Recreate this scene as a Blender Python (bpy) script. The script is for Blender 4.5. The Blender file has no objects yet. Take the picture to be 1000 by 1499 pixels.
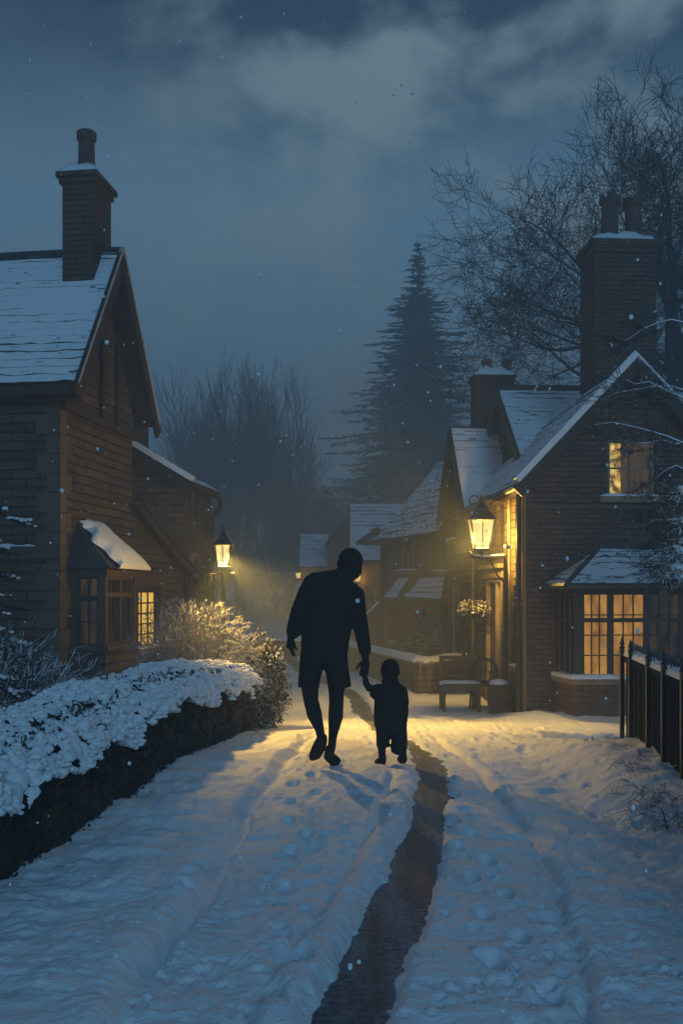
import bpy, math, random
import numpy as np
from mathutils import Vector

random.seed(11)
RAD = math.radians
scene = bpy.context.scene
col = scene.collection

# ------------------------------------------------------------------ camera
CH = 1.40                 # camera height
FPX = 1400.0              # focal length in photo pixels (photo 1000 x 1499)
HX, HY = 500.0, 865.0     # principal column, horizon row
cd = bpy.data.cameras.new("camera")
cam = bpy.data.objects.new("camera", cd)
col.objects.link(cam)
cd.sensor_fit = 'VERTICAL'
cd.sensor_height = 24.0
cd.lens = 24.0 * FPX / 1499.0
cd.shift_y = (HY - 749.5) / 1499.0
cd.clip_start, cd.clip_end = 0.05, 2000
cam.location = (0, 0, CH)
cam.rotation_euler = (RAD(90), 0, 0)
scene.camera = cam

scene.view_settings.view_transform = 'Standard'
scene.view_settings.look = 'None'
scene.view_settings.exposure = 0.0
scene.view_settings.gamma = 1.0
scene.cycles.use_denoising = True
scene.cycles.max_bounces = 6
scene.cycles.diffuse_bounces = 3
scene.cycles.volume_bounces = 0
scene.cycles.transparent_max_bounces = 8
scene.cycles.sample_clamp_indirect = 3.0
scene.cycles.volume_step_rate = 2.0

# ------------------------------------------------------------------ world: dusk sky with cloud
SUN_EL, SUN_ROT = RAD(2.0), RAD(200)
w = bpy.data.worlds.new("World")
scene.world = w
w.use_nodes = True
nt = w.node_tree
nt.nodes.clear()


def wn(t, **k):
    n = nt.nodes.new(t)
    for a, b in k.items():
        setattr(n, a, b)
    return n


def wl(a, b):
    nt.links.new(a, b)


def wramp(src, pts, interp='EASE'):
    r = wn('ShaderNodeValToRGB')
    r.color_ramp.interpolation = interp
    e = r.color_ramp.elements
    while len(e) < len(pts):
        e.new(0.5)
    for i, (p, c) in enumerate(pts):
        e[i].position = p
        e[i].color = (c[0], c[1], c[2], 1) if not isinstance(c, (int, float)) else (c, c, c, 1)
    wl(src, r.inputs[0])
    return r.outputs[0]


def wmix(f, a, b, mode='MIX'):
    m = wn('ShaderNodeMix', data_type='RGBA', blend_type=mode)
    for s, v in ((m.inputs[0], f), (m.inputs[6], a), (m.inputs[7], b)):
        if hasattr(v, 'is_linked'):
            wl(v, s)
        elif isinstance(v, (int, float)):
            s.default_value = v
        else:
            s.default_value = (v[0], v[1], v[2], 1)
    return m.outputs[2]


tc = wn('ShaderNodeTexCoord')
sep = wn('ShaderNodeSeparateXYZ')
wl(tc.outputs['Generated'], sep.inputs[0])
base = wramp(sep.outputs[2], [(0.0, (0.150, 0.290, 0.430)), (0.20, (0.185, 0.365, 0.550)),
                              (0.34, (0.150, 0.310, 0.480)), (0.52, (0.017, 0.040, 0.076)),
                              (0.80, (0.013, 0.052, 0.125)), (1.0, (0.018, 0.066, 0.15))])
mp = wn('ShaderNodeMapping')
mp.inputs['Scale'].default_value = (1.0, 1.0, 1.7)
mp.inputs['Location'].default_value = (3.1, 0.4, 1.3)
wl(tc.outputs['Generated'], mp.inputs[0])
cn = wn('ShaderNodeTexNoise')
cn.inputs['Scale'].default_value = 5.6
cn.inputs['Detail'].default_value = 6
cn.inputs['Roughness'].default_value = 0.54
cn.inputs['Distortion'].default_value = 0.15
wl(mp.outputs[0], cn.inputs['Vector'])
cmask = wramp(cn.outputs[0], [(0.40, 0.0), (0.62, 1.0)])
# the cloud is brighter round the hidden moon, up and to the right
vm = wn('ShaderNodeVectorMath', operation='DOT_PRODUCT')
md = Vector(((770 - HX) / FPX, 1, (HY - 170) / FPX)).normalized()
vm.inputs[1].default_value = md
nrm = wn('ShaderNodeVectorMath', operation='NORMALIZE')
wl(tc.outputs['Generated'], nrm.inputs[0])
wl(nrm.outputs[0], vm.inputs[0])
moon = wramp(vm.outputs['Value'], [(0.90, 0.10), (0.99, 1.0)])
mm = wn('ShaderNodeMath', operation='MULTIPLY')
wl(cmask, mm.inputs[0])
wl(moon, mm.inputs[1])
sky1 = wmix(mm.outputs[0], base, (0.250, 0.350, 0.405))
nis = wn('ShaderNodeTexSky', sky_type='NISHITA')
nis.sun_disc = False
nis.sun_elevation = SUN_EL
nis.sun_rotation = SUN_ROT
nisb = wmix(1.0, nis.outputs[0], (0.05, 0.12, 0.25), 'MULTIPLY')
sky2 = wmix(0.06, sky1, nisb, 'ADD')
bg = wn('ShaderNodeBackground')
SKY_STRENGTH = 1.0
bg.inputs['Strength'].default_value = SKY_STRENGTH
wl(sky2, bg.inputs['Color'])
wo = wn('ShaderNodeOutputWorld')
wl(bg.outputs[0], wo.inputs[0])

sl = bpy.data.lights.new("dusk_sun", 'SUN')
sl.energy = 0.66
sl.angle = RAD(16)
sl.color = (0.27, 0.64, 1.0)
so = bpy.data.objects.new("dusk_sun", sl)
so.rotation_euler = (RAD(68), 0, RAD(10))
col.objects.link(so)

LAMP_COL = (1.0, 0.59, 0.11)
LAMP_NEAR = 620.0        # lamp on the corner of the right-hand cottage
LAMP_GARDEN = 120.0      # lantern behind the bush

# ------------------------------------------------------------------ materials


class NT:
    def __init__(self, name):
        self.m = bpy.data.materials.new(name)
        self.m.use_nodes = True
        self.t = self.m.node_tree
        self.t.nodes.clear()
        self.out = self.n('ShaderNodeOutputMaterial')

    def n(self, t, **k):
        n = self.t.nodes.new(t)
        for a, b in k.items():
            setattr(n, a, b)
        return n

    def put(self, sock, v):
        if hasattr(v, 'is_linked'):
            self.t.links.new(v, sock)
        elif isinstance(v, (tuple, list)):
            sock.default_value = tuple(v) + ((1,) if len(v) == 3 and len(sock.default_value) == 4 else ())
        else:
            sock.default_value = v

    def coord(self, kind='Object', scale=(1, 1, 1), loc=(0, 0, 0)):
        tcn = self.n('ShaderNodeTexCoord')
        m = self.n('ShaderNodeMapping')
        m.inputs['Scale'].default_value = scale
        m.inputs['Location'].default_value = loc
        self.put(m.inputs[0], tcn.outputs[kind])
        return m.outputs[0]

    def noise(self, vec, scale, detail=4, rough=0.55, dist=0.0):
        x = self.n('ShaderNodeTexNoise')
        self.put(x.inputs['Vector'], vec)
        x.inputs['Scale'].default_value = scale
        x.inputs['Detail'].default_value = detail
        x.inputs['Roughness'].default_value = rough
        x.inputs['Distortion'].default_value = dist
        return x.outputs[0]

    def ramp(self, src, pts):
        r = self.n('ShaderNodeValToRGB')
        e = r.color_ramp.elements
        while len(e) < len(pts):
            e.new(0.5)
        for i, (p, c) in enumerate(pts):
            e[i].position = p
            e[i].color = (c, c, c, 1) if isinstance(c, (int, float)) else tuple(c) + (1,)
        self.put(r.inputs[0], src)
        return r.outputs[0]

    def mix(self, f, a, b, mode='MIX'):
        m = self.n('ShaderNodeMix', data_type='RGBA', blend_type=mode)
        self.put(m.inputs[0], f)
        self.put(m.inputs[6], a)
        self.put(m.inputs[7], b)
        return m.outputs[2]

    def math(self, op, a, b=0.0):
        m = self.n('ShaderNodeMath', operation=op)
        self.put(m.inputs[0], a)
        self.put(m.inputs[1], b)
        return m.outputs[0]

    def bump(self, h, strength=0.3, dist=0.02, normal=None):
        b = self.n('ShaderNodeBump')
        b.inputs['Strength'].default_value = strength
        b.inputs['Distance'].default_value = dist
        self.put(b.inputs['Height'], h)
        if normal is not None:
            self.put(b.inputs['Normal'], normal)
        return b.outputs[0]

    def bsdf(self, color, rough=0.8, normal=None, metal=0.0, spec=0.3):
        p = self.n('ShaderNodeBsdfPrincipled')
        self.put(p.inputs['Base Color'], color)
        self.put(p.inputs['Roughness'], rough)
        self.put(p.inputs['Metallic'], metal)
        self.put(p.inputs['Specular IOR Level'], spec)
        if normal is not None:
            self.put(p.inputs['Normal'], normal)
        return p.outputs[0]

    def done(self, sh):
        self.t.links.new(sh, self.out.inputs['Surface'])
        return self.m


SNOWC = (0.78, 0.80, 0.84)


def m_simple(name, c1, c2, scale=6, rough=0.8, bump=0.25, stretch=(1, 1, 1), spec=0.3, metal=0.0, bd=0.01):
    k = NT(name)
    v = k.coord('Object', stretch)
    n = k.noise(v, scale, 5)
    c = k.mix(k.ramp(n, [(0.3, 0.0), (0.7, 1.0)]), c1, c2)
    return k.done(k.bsdf(c, rough, k.bump(n, bump, bd), metal, spec))


def m_snow(name):
    k = NT(name)
    v = k.coord('Object')
    n1 = k.noise(v, 9, 6, 0.6)
    n2 = k.noise(v, 60, 3, 0.6)
    c = k.mix(n1, (0.74, 0.77, 0.82), (0.82, 0.83, 0.86))
    b = k.bump(n2, 0.6, 0.010, k.bump(n1, 0.45, 0.04))
    return k.done(k.bsdf(c, 0.65, b, 0, 0.25))


def m_brick(name, c1, c2, mortar, bw, rh, ms=0.012, var=0.6, bump=0.6):
    k = NT(name)
    v = k.coord('UV')
    nd = k.noise(v, 2.3, 3)
    # small wobble so courses are not ruled lines
    wob = k.n('ShaderNodeVectorMath', operation='SCALE')
    nv = k.n('ShaderNodeTexNoise')
    k.put(nv.inputs['Vector'], v)
    nv.inputs['Scale'].default_value = 3.0
    k.put(wob.inputs[0], nv.outputs['Color'])
    wob.inputs['Scale'].default_value = 0.035
    add = k.n('ShaderNodeVectorMath', operation='ADD')
    k.put(add.inputs[0], v)
    k.put(add.inputs[1], wob.outputs[0])
    b = k.n('ShaderNodeTexBrick')
    k.put(b.inputs['Vector'], add.outputs[0])
    b.inputs['Scale'].default_value = 1.0
    b.inputs['Brick Width'].default_value = bw
    b.inputs['Row Height'].default_value = rh
    b.inputs['Mortar Size'].default_value = ms
    b.inputs['Mortar Smooth'].default_value = 0.35
    b.inputs['Bias'].default_value = -0.1
    k.put(b.inputs['Color1'], c1)
    k.put(b.inputs['Color2'], c2)
    k.put(b.inputs['Mortar'], mortar)
    fine = k.noise(v, 22, 5, 0.65)
    stain = k.ramp(nd, [(0.3, (0.55, 0.55, 0.56)), (0.7, (1.15, 1.12, 1.05))])
    c = k.mix(var, b.outputs['Color'], stain, 'MULTIPLY')
    c = k.mix(0.35, c, k.ramp(fine, [(0.3, 0.45), (0.7, 1.25)]), 'MULTIPLY')
    h = k.math('ADD', k.math('MULTIPLY', b.outputs['Fac'], -1.0), k.math('MULTIPLY', fine, 0.55))
    return k.done(k.bsdf(c, 0.85, k.bump(h, bump, 0.02), 0, 0.2))


def m_roof(name, bare=0.42, c=(0.035, 0.036, 0.042)):
    """slates under snow; the wind has bared some"""
    k = NT(name)
    v = k.coord('UV', (1.3, 6.0, 1))
    n = k.noise(v, 1.6, 5, 0.6)
    v2 = k.coord('UV')
    n2 = k.noise(v2, 14, 4)
    mask = k.ramp(k.math('ADD', n, k.math('MULTIPLY', k.math('SUBTRACT', n2, 0.5), 0.12)), [(bare - 0.025, 0.0), (bare + 0.025, 1.0)])
    cc = k.mix(mask, k.mix(n2, c, (0.07, 0.07, 0.075)), k.mix(n2, (0.70, 0.73, 0.78), SNOWC))
    return k.done(k.bsdf(cc, 0.7, k.bump(k.math('ADD', mask, k.math('MULTIPLY', n2, 0.4)), 0.4, 0.02), 0, 0.25))


def m_dusted(name, bark, lo=0.15, hi=0.55, snow=SNOWC, amt=1.0, nscale=12):
    """snow lies on whatever faces up"""
    k = NT(name)
    g = k.n('ShaderNodeNewGeometry')
    s = k.n('ShaderNodeSeparateXYZ')
    k.put(s.inputs[0], g.outputs['Normal'])
    v = k.coord('Object')
    n = k.noise(v, nscale, 3)
    z = k.math('ADD', s.outputs[2], k.math('MULTIPLY', k.math('SUBTRACT', n, 0.5), 0.9))
    f = k.math('MULTIPLY', k.ramp(z, [(lo, 0.0), (hi, 1.0)]), amt)
    n2 = k.noise(v, nscale * 2.5, 3)
    b = k.mix(n2, tuple(x * 0.6 for x in bark), tuple(x * 1.4 for x in bark))
    return k.done(k.bsdf(k.mix(f, b, snow), 0.8, None, 0, 0.2))


def m_emit(name, c1, c2, strength, scale=3.0, stretch=(1, 1, 1), transp=0.0, lo=0.3, hi=0.7, kind='UV'):
    """lit pane: the room behind shows as uneven warm light"""
    k = NT(name)
    v = k.coord(kind, stretch)
    n = k.noise(v, scale, 4, 0.6)
    e = k.n('ShaderNodeEmission')
    k.put(e.inputs['Color'], k.mix(k.ramp(n, [(lo, 0.0), (hi, 1.0)]), c1, c2))
    e.inputs['Strength'].default_value = strength
    sh = e.outputs[0]
    if transp > 0:
        t = k.n('ShaderNodeBsdfTransparent')
        mx = k.n('ShaderNodeMixShader')
        mx.inputs[0].default_value = 1 - transp
        k.t.links.new(t.outputs[0], mx.inputs[1])
        k.t.links.new(sh, mx.inputs[2])
        sh = mx.outputs[0]
    else:
        gl = k.n('ShaderNodeBsdfGlossy')
        gl.inputs['Roughness'].default_value = 0.1
        mx = k.n('ShaderNodeMixShader')
        mx.inputs[0].default_value = 0.06
        k.t.links.new(sh, mx.inputs[1])
        k.t.links.new(gl.outputs[0], mx.inputs[2])
        sh = mx.outputs[0]
    return k.done(sh)


M = {}
M['snow'] = m_snow('snow')
M['stone'] = m_brick('dark_gritstone', (0.112, 0.082, 0.058), (0.062, 0.048, 0.037), (0.024, 0.020, 0.018), 0.37, 0.118, 0.011, 0.8, 0.8)
M['stone_front'] = M['stone']
M['stone_small'] = m_brick('coursed_stone', (0.165, 0.118, 0.074), (0.085, 0.062, 0.044), (0.035, 0.028, 0.023), 0.36, 0.115, 0.011, 0.75, 0.8)
M['brick'] = m_brick('dark_brick', (0.125, 0.082, 0.064), (0.070, 0.052, 0.045), (0.024, 0.022, 0.022), 0.23, 0.078, 0.009)
M['brick_warm'] = m_brick('brown_brick', (0.17, 0.105, 0.07), (0.12, 0.08, 0.058), (0.07, 0.056, 0.046), 0.24, 0.09, 0.010)
M['clad'] = m_brick('weatherboard', (0.105, 0.075, 0.05), (0.075, 0.056, 0.04), (0.022, 0.018, 0.016), 1.7, 0.14, 0.012)
M['roof'] = m_roof('snowy_slates', 0.355)
M['roof_bare'] = m_roof('part_bared_slates', 0.425)
M['slate'] = m_simple('slate', (0.03, 0.031, 0.036), (0.06, 0.06, 0.066), 9, 0.6)
M['timber'] = m_simple('dark_timber', (0.028, 0.021, 0.016), (0.05, 0.037, 0.027), 7, 0.6, 0.3, (1, 1, 0.15))
M['timber_brown'] = m_simple('brown_timber', (0.055, 0.037, 0.024), (0.085, 0.058, 0.037), 8, 0.55, 0.3, (1, 1, 0.12))
M['iron'] = m_simple('black_iron', (0.012, 0.012, 0.013), (0.025, 0.024, 0.023), 20, 0.45, 0.2, spec=0.5)
M['frame_dark'] = m_simple('dark_window_paint', (0.03, 0.026, 0.022), (0.045, 0.038, 0.03), 12, 0.5)
M['frame_pale'] = m_simple('weathered_pale_paint', (0.17, 0.145, 0.11), (0.24, 0.20, 0.15), 12, 0.55)
M['lintel'] = m_simple('dressed_stone', (0.18, 0.135, 0.09), (0.27, 0.205, 0.14), 8, 0.8, 0.3)
M['pot'] = m_simple('clay_pot', (0.07, 0.045, 0.037), (0.11, 0.07, 0.055), 10, 0.8)
M['glass_dark'] = None
k = NT('dark_window_glass')
v = k.coord('UV')
n = k.noise(v, 3.0, 3)
M['glass_dark'] = k.done(k.bsdf(k.mix(n, (0.010, 0.011, 0.014), (0.03, 0.028, 0.026)), 0.12, k.bump(n, 0.06, 0.02), 0, 0.6))
M['pane_gold'] = m_emit('gold_lit_pane', (0.90, 0.47, 0.05), (1.0, 0.64, 0.12), 1.0, 1.1, (1.0, 1.6, 1))
M['pane_amber'] = m_emit('amber_lit_pane', (0.24, 0.095, 0.012), (0.72, 0.34, 0.062), 0.78, 2.6, (1.6, 0.8, 1), lo=0.32, hi=0.62)
M['pane_dim'] = m_emit('dim_lit_pane', (0.010, 0.010, 0.012), (0.12, 0.06, 0.014), 0.6, 3.0, (3.5, 0.7, 1), lo=0.42, hi=0.75)
M['pane_attic'] = m_emit('attic_lamp_pane', (0.10, 0.045, 0.006), (1.0, 0.66, 0.16), 1.25, 9.0, (1.1, 0.9, 1), lo=0.40, hi=0.66)
M['pane_dusky'] = m_emit('curtained_pane', (0.030, 0.020, 0.010), (0.150, 0.080, 0.022), 0.8, 2.0, (5.0, 0.5, 1), lo=0.35, hi=0.75)
M['lamp_glass'] = m_emit('lantern_glass', (1.0, 0.66, 0.20), (1.0, 0.80, 0.38), 1.45, 3.0, transp=0.5)
M['lamp_glass_far'] = m_emit('small_lantern_glass', (1.0, 0.56, 0.12), (1.0, 0.72, 0.26), 1.6, 3.0, transp=0.4)
M['bark'] = m_simple('bark', (0.022, 0.019, 0.017), (0.045, 0.04, 0.036), 12, 0.9)
M['bark_frost'] = m_dusted('frosted_bark', (0.045, 0.04, 0.036), 0.35, 0.95, amt=0.55)
M['twig_snow'] = m_dusted('snowy_twig', (0.035, 0.03, 0.027), 0.05, 0.5)
M['frost'] = m_dusted('frosted_twig', (0.15, 0.145, 0.145), -0.3, 0.6, amt=0.8)
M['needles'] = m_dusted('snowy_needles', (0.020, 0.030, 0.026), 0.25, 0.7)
M['needles_far'] = m_dusted('haze_tinted_needles', (0.034, 0.048, 0.050), 0.5, 1.15, amt=0.6, nscale=1.6)  # haze put into the colour: bluish base and more snow pale the far fir
M['leaf'] = m_dusted('evergreen_leaf', (0.050, 0.050, 0.026), 0.15, 0.7, amt=0.85, nscale=6)
M['hedge_leaf'] = m_simple('hedge_leaf', (0.014, 0.015, 0.010), (0.035, 0.034, 0.022), 14, 0.8)
M['fence'] = m_simple('black_fence_paint', (0.010, 0.010, 0.011), (0.017, 0.016, 0.016), 9, 0.95, 0.3, (1, 1, 0.15), spec=0.03)
M['cloth'] = m_simple('black_cloth', (0.030, 0.021, 0.016), (0.036, 0.025, 0.019), 18, 0.95, 0.15, spec=0.02)
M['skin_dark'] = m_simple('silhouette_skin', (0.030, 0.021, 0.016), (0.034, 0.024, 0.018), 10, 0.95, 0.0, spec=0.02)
M['bench_wood'] = m_simple('bench_wood', (0.075, 0.045, 0.026), (0.12, 0.075, 0.044), 9, 0.6, 0.3, (0.2, 1, 1))

k = NT('wet_setts')
v = k.coord('UV')
b = k.n('ShaderNodeTexBrick')
wv = k.n('ShaderNodeTexNoise')
k.put(wv.inputs['Vector'], v)
wv.inputs['Scale'].default_value = 2.0
sc_ = k.n('ShaderNodeVectorMath', operation='SCALE')
k.put(sc_.inputs[0], wv.outputs['Color'])
sc_.inputs['Scale'].default_value = 0.08
ad_ = k.n('ShaderNodeVectorMath', operation='ADD')
k.put(ad_.inputs[0], v)
k.put(ad_.inputs[1], sc_.outputs[0])
k.put(b.inputs['Vector'], ad_.outputs[0])
b.inputs['Scale'].default_value = 1.0
b.inputs['Brick Width'].default_value = 0.34
b.inputs['Row Height'].default_value = 0.045
b.inputs['Mortar Size'].default_value = 0.010
b.inputs['Mortar Smooth'].default_value = 0.6
k.put(b.inputs['Color1'], (0.105, 0.128, 0.155))
k.put(b.inputs['Color2'], (0.088, 0.107, 0.130))
k.put(b.inputs['Mortar'], (0.084, 0.090, 0.098))
big = k.noise(k.coord('Object', (3.4, 0.42, 1)), 1.8, 7, 0.68)
fine = k.noise(k.coord('Object'), 45, 4, 0.7)
vg = k.n('ShaderNodeAttribute')
vg.attribute_name = 'verge'
vgr = k.math('MULTIPLY', k.math('POWER', vg.outputs['Fac'], 2.2), 0.52)
slush = k.ramp(k.math('ADD', k.math('ADD', big, vgr), k.math('MULTIPLY', k.math('SUBTRACT', fine, 0.5), 0.45)), [(0.46, 0.0), (0.80, 0.80)])
c = k.mix(slush, k.mix(0.75, b.outputs['Color'], k.ramp(fine, [(0.2, 0.4), (0.8, 1.4)]), 'MULTIPLY'), (0.40, 0.41, 0.44))
h = k.math('ADD', k.math('MULTIPLY', b.outputs['Fac'], -0.35), k.math('ADD', k.math('MULTIPLY', fine, 0.7), k.math('MULTIPLY', slush, 1.2)))
M['road'] = k.done(k.bsdf(c, k.ramp(big, [(0.3, 0.62), (0.7, 0.85)]), k.bump(h, 0.55, 0.012), 0, 0.15))

# ------------------------------------------------------------------ mesh builder


class MB:
    def __init__(self):
        self.v, self.f, self.m = [], [], []
        self.arr = []         # (verts ndarray, faces list-of-arrays, mat)
        self.smooth = False

    def add(self, pts, faces, mat=0):
        o = len(self.v)
        self.v.extend([tuple(p) for p in pts])
        for f in faces:
            self.f.append(tuple(o + i for i in f))
            self.m.append(mat)

    def poly(self, pts, mat=0):
        self.add(pts, [tuple(range(len(pts)))], mat)

    def hexa(self, p, mat=0):
        """eight corners: bottom four then top four"""
        self.add(p, [(3, 2, 1, 0), (4, 5, 6, 7), (0, 1, 5, 4), (1, 2, 6, 5), (2, 3, 7, 6), (3, 0, 4, 7)], mat)

    def box(self, x0, x1, y0, y1, z0, z1, mat=0):
        self.hexa([(x0, y0, z0), (x1, y0, z0), (x1, y1, z0), (x0, y1, z0),
                   (x0, y0, z1), (x1, y0, z1), (x1, y1, z1), (x0, y1, z1)], mat)

    def tube(self, path, radii, sides=5, mat=0, cap=True):
        n = len(path)
        if isinstance(radii, (int, float)):
            radii = [radii] * n
        pts = []
        P = [Vector(p) for p in path]
        prev = None
        for i in range(n):
            d = (P[min(i + 1, n - 1)] - P[max(i - 1, 0)])
            if d.length < 1e-9:
                d = Vector((0, 0, 1))
            d.normalize()
            if prev is None:
                a = Vector((0, 0, 1)) if abs(d.z) < 0.9 else Vector((1, 0, 0))
            else:
                a = prev
            s = d.cross(a)
            if s.length < 1e-6:
                s = d.cross(Vector((1, 0.3, 0)))
            s.normalize()
            t = s.cross(d)
            prev = t
            for j in range(sides):
                an = 2 * math.pi * j / sides
                pts.append(P[i] + (s * math.cos(an) + t * math.sin(an)) * radii[i])
        fs = []
        for i in range(n - 1):
            for j in range(sides):
                k2 = (j + 1) % sides
                fs.append((i * sides + j, i * sides + k2, (i + 1) * sides + k2, (i + 1) * sides + j))
        if cap:
            fs.append(tuple(range(sides - 1, -1, -1)))
            fs.append(tuple((n - 1) * sides + j for j in range(sides)))
        self.add(pts, fs, mat)

    def lathe(self, c, prof, sides=16, mat=0):
        """prof: list of (radius, z) round a vertical axis through c"""
        pts, fs = [], []
        for (r, z) in prof:
            for j in range(sides):
                a = 2 * math.pi * j / sides
                pts.append((c[0] + r * math.cos(a), c[1] + r * math.sin(a), c[2] + z))
        for i in range(len(prof) - 1):
            for j in range(sides):
                k2 = (j + 1) % sides
                fs.append((i * sides + j, i * sides + k2, (i + 1) * sides + k2, (i + 1) * sides + j))
        fs.append(tuple(range(sides - 1, -1, -1)))
        fs.append(tuple((len(prof) - 1) * sides + j for j in range(sides)))
        self.add(pts, fs, mat)

    def ellipsoid(self, c, r, seg=12, rings=8, mat=0, rot=None):
        pts, fs = [], []
        for i in range(rings + 1):
            th = math.pi * i / rings
            for j in range(seg):
                ph = 2 * math.pi * j / seg
                p = Vector((r[0] * math.sin(th) * math.cos(ph), r[1] * math.sin(th) * math.sin(ph), r[2] * math.cos(th)))
                if rot is not None:
                    p.rotate(rot)
                pts.append((c[0] + p.x, c[1] + p.y, c[2] + p.z))
        for i in range(rings):
            for j in range(seg):
                k2 = (j + 1) % seg
                fs.append((i * seg + j, (i + 1) * seg + j, (i + 1) * seg + k2, i * seg + k2))
        self.add(pts, fs, mat)

    def build(self, name, mats, parent=None, loc=(0, 0, 0), smooth=False):
        me = bpy.data.meshes.new(name)
        V = np.array(self.v, dtype=np.float64).reshape(-1, 3) - np.array(loc)
        me.from_pydata(V.tolist(), [], self.f)
        for m in mats:
            me.materials.append(m)
        me.polygons.foreach_set('material_index', np.array(self.m, dtype=np.int32))
        if smooth:
            me.polygons.foreach_set('use_smooth', np.ones(len(self.f), dtype=bool))
        # planar uv in metres per face
        nl = len(me.loops)
        npoly = len(me.polygons)
        if nl < 400000:
            N = np.empty(npoly * 3)
            me.polygons.foreach_get('normal', N)
            N = N.reshape(-1, 3)
            lt = np.empty(npoly, dtype=np.int32)
            me.polygons.foreach_get('loop_total', lt)
            li = np.empty(nl, dtype=np.int32)
            me.loops.foreach_get('vertex_index', li)
            T = np.stack([-N[:, 1], N[:, 0], np.zeros(npoly)], 1)
            ln = np.linalg.norm(T, axis=1)
            flat = ln < 0.05
            T[flat] = (1, 0, 0)
            ln[flat] = 1
            T /= ln[:, None]
            B = np.cross(N, T)
            flip = B[:, 2] < 0
            B[flip] *= -1
            # same tangent sense for a wall whichever way its face winds
            key = np.where(np.abs(T[:, 0]) > np.abs(T[:, 1]), T[:, 0], T[:, 1])
            T[key < 0] *= -1
            fi = np.repeat(np.arange(npoly), lt)
            W = V + np.array(loc)
            P = W[li]
            uv = np.stack([(P * T[fi]).sum(1), (P * B[fi]).sum(1)], 1)
            ul = me.uv_layers.new(name='uv')
            ul.data.foreach_set('uv', uv.ravel())
        me.update()
        o = bpy.data.objects.new(name, me)
        col.objects.link(o)
        if parent is not None:
            o.parent = parent
        else:
            o.location = loc
        return o


def tag(o, label=None, cat=None, group=None, kind=None):
    for a, b in (('label', label), ('category', cat), ('group', group), ('kind', kind)):
        if b:
            o[a] = b
    return o


def empty(name, loc, label, cat, group=None):
    o = bpy.data.objects.new(name, None)
    o.empty_display_size = 0.2
    o.location = loc
    col.objects.link(o)
    return tag(o, label, cat, group)


def lamp(name, loc, power, parent, rloc, radius=0.05, color=LAMP_COL):
    l = bpy.data.lights.new(name, 'POINT')
    l.energy = power
    l.color = color
    l.shadow_soft_size = radius
    o = bpy.data.objects.new(name, l)
    o.location = (loc[0] - rloc[0], loc[1] - rloc[1], loc[2] - rloc[2])
    col.objects.link(o)
    o.parent = parent
    return o


# ------------------------------------------------------------------ numpy value noise
_rng = np.random.RandomState(5)
_perm = _rng.permutation(1024)
_val = _rng.rand(1024)


def vnoise(x, y, seed=0):
    xi, yi = np.floor(x).astype(np.int64), np.floor(y).astype(np.int64)
    xf, yf = x - xi, y - yi
    u, v_ = xf * xf * xf * (xf * (xf * 6 - 15) + 10), yf * yf * yf * (yf * (yf * 6 - 15) + 10)

    def h(a, b_):
        return _val[(_perm[(_perm[(a + seed * 37) & 1023] + b_) & 1023])]
    a, b_, c_, d_ = h(xi, yi), h(xi + 1, yi), h(xi, yi + 1), h(xi + 1, yi + 1)
    return (a * (1 - u) + b_ * u) * (1 - v_) + (c_ * (1 - u) + d_ * u) * v_


def fbm(x, y, oct=4, seed=0, gain=0.5):
    s, a, t = 0, 1.0, 0
    for i in range(oct):
        s = s + a * vnoise(x * 2 ** i, y * 2 ** i, seed + i)
        t += a
        a *= gain
    return s / t


def worley(x, y, seed=0):
    xi, yi = np.floor(x).astype(np.int64), np.floor(y).astype(np.int64)
    best = np.full(np.shape(x), 9.0)
    for dx in (-1, 0, 1):
        for dy in (-1, 0, 1):
            a, b_ = xi + dx, yi + dy
            q = _perm[(_perm[(a + seed * 53) & 1023] + b_) & 1023]
            px_, py_ = a + 0.1 + 0.8 * _val[q], b_ + 0.1 + 0.8 * _val[(q * 7 + 3) & 1023]
            best = np.minimum(best, (px_ - x) ** 2 + (py_ - y) ** 2)
    return np.sqrt(best)


def sstep(a, b_, x):
    t = np.clip((x - a) / (b_ - a), 0, 1)
    return t * t * (3 - 2 * t)


# ------------------------------------------------------------------ ground profile
def g(y):
    y = np.asarray(y, dtype=np.float64)
    return np.interp(y, [-100, 7.2, 8.0, 14.0, 15.5, 39, 44, 70, 400], [0, 0, -0.035, -0.497, -0.56, -1.08, -1.12, -1.15, -1.0])


def gz(y):
    return float(g(y))


def hit(px, py, lift=0.0):
    """where the sight line through a photo pixel meets the ground"""
    lo, hi = 0.5, 200.0
    for _ in range(60):
        mid = 0.5 * (lo + hi)
        if CH + (HY - py) / FPX * mid > gz(mid) + lift:
            lo = mid
        else:
            hi = mid
    return ((px - HX) / FPX * lo, lo)


def at(px, py, Y):
    return Vector(((px - HX) / FPX * Y, Y, CH + (HY - py) / FPX * Y))


# road edges read from the photo, near to far
RL = [hit(*p) for p in [(395, 1640), (448, 1494), (490, 1416), (562, 1290), (601, 1200), (611, 1140), (598, 1092), (549, 1074), (504, 1019), (458, 995), (405, 966)]]
RR = [hit(*p) for p in [(530, 1640), (568, 1494), (604, 1404), (637, 1308), (655, 1218), (661, 1146), (631, 1104), (597, 1086), (531, 1020), (482, 993), (432, 964)]]


def interp_edge(E):
    ys = np.array([p[1] for p in E])
    xs = np.array([p[0] for p in E])
    o = np.argsort(ys)
    return xs[o], ys[o]


rlx, rly = interp_edge(RL)
rrx, rry = interp_edge(RR)


def smooth_interp(y, ys, xs):
    # catmull-like smoothing by averaging shifted linear interpolations
    s = 0
    for d in (-0.06, -0.03, 0, 0.03, 0.06):
        s = s + np.interp(y * (1 + d), ys, xs)
    return s / 5


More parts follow.
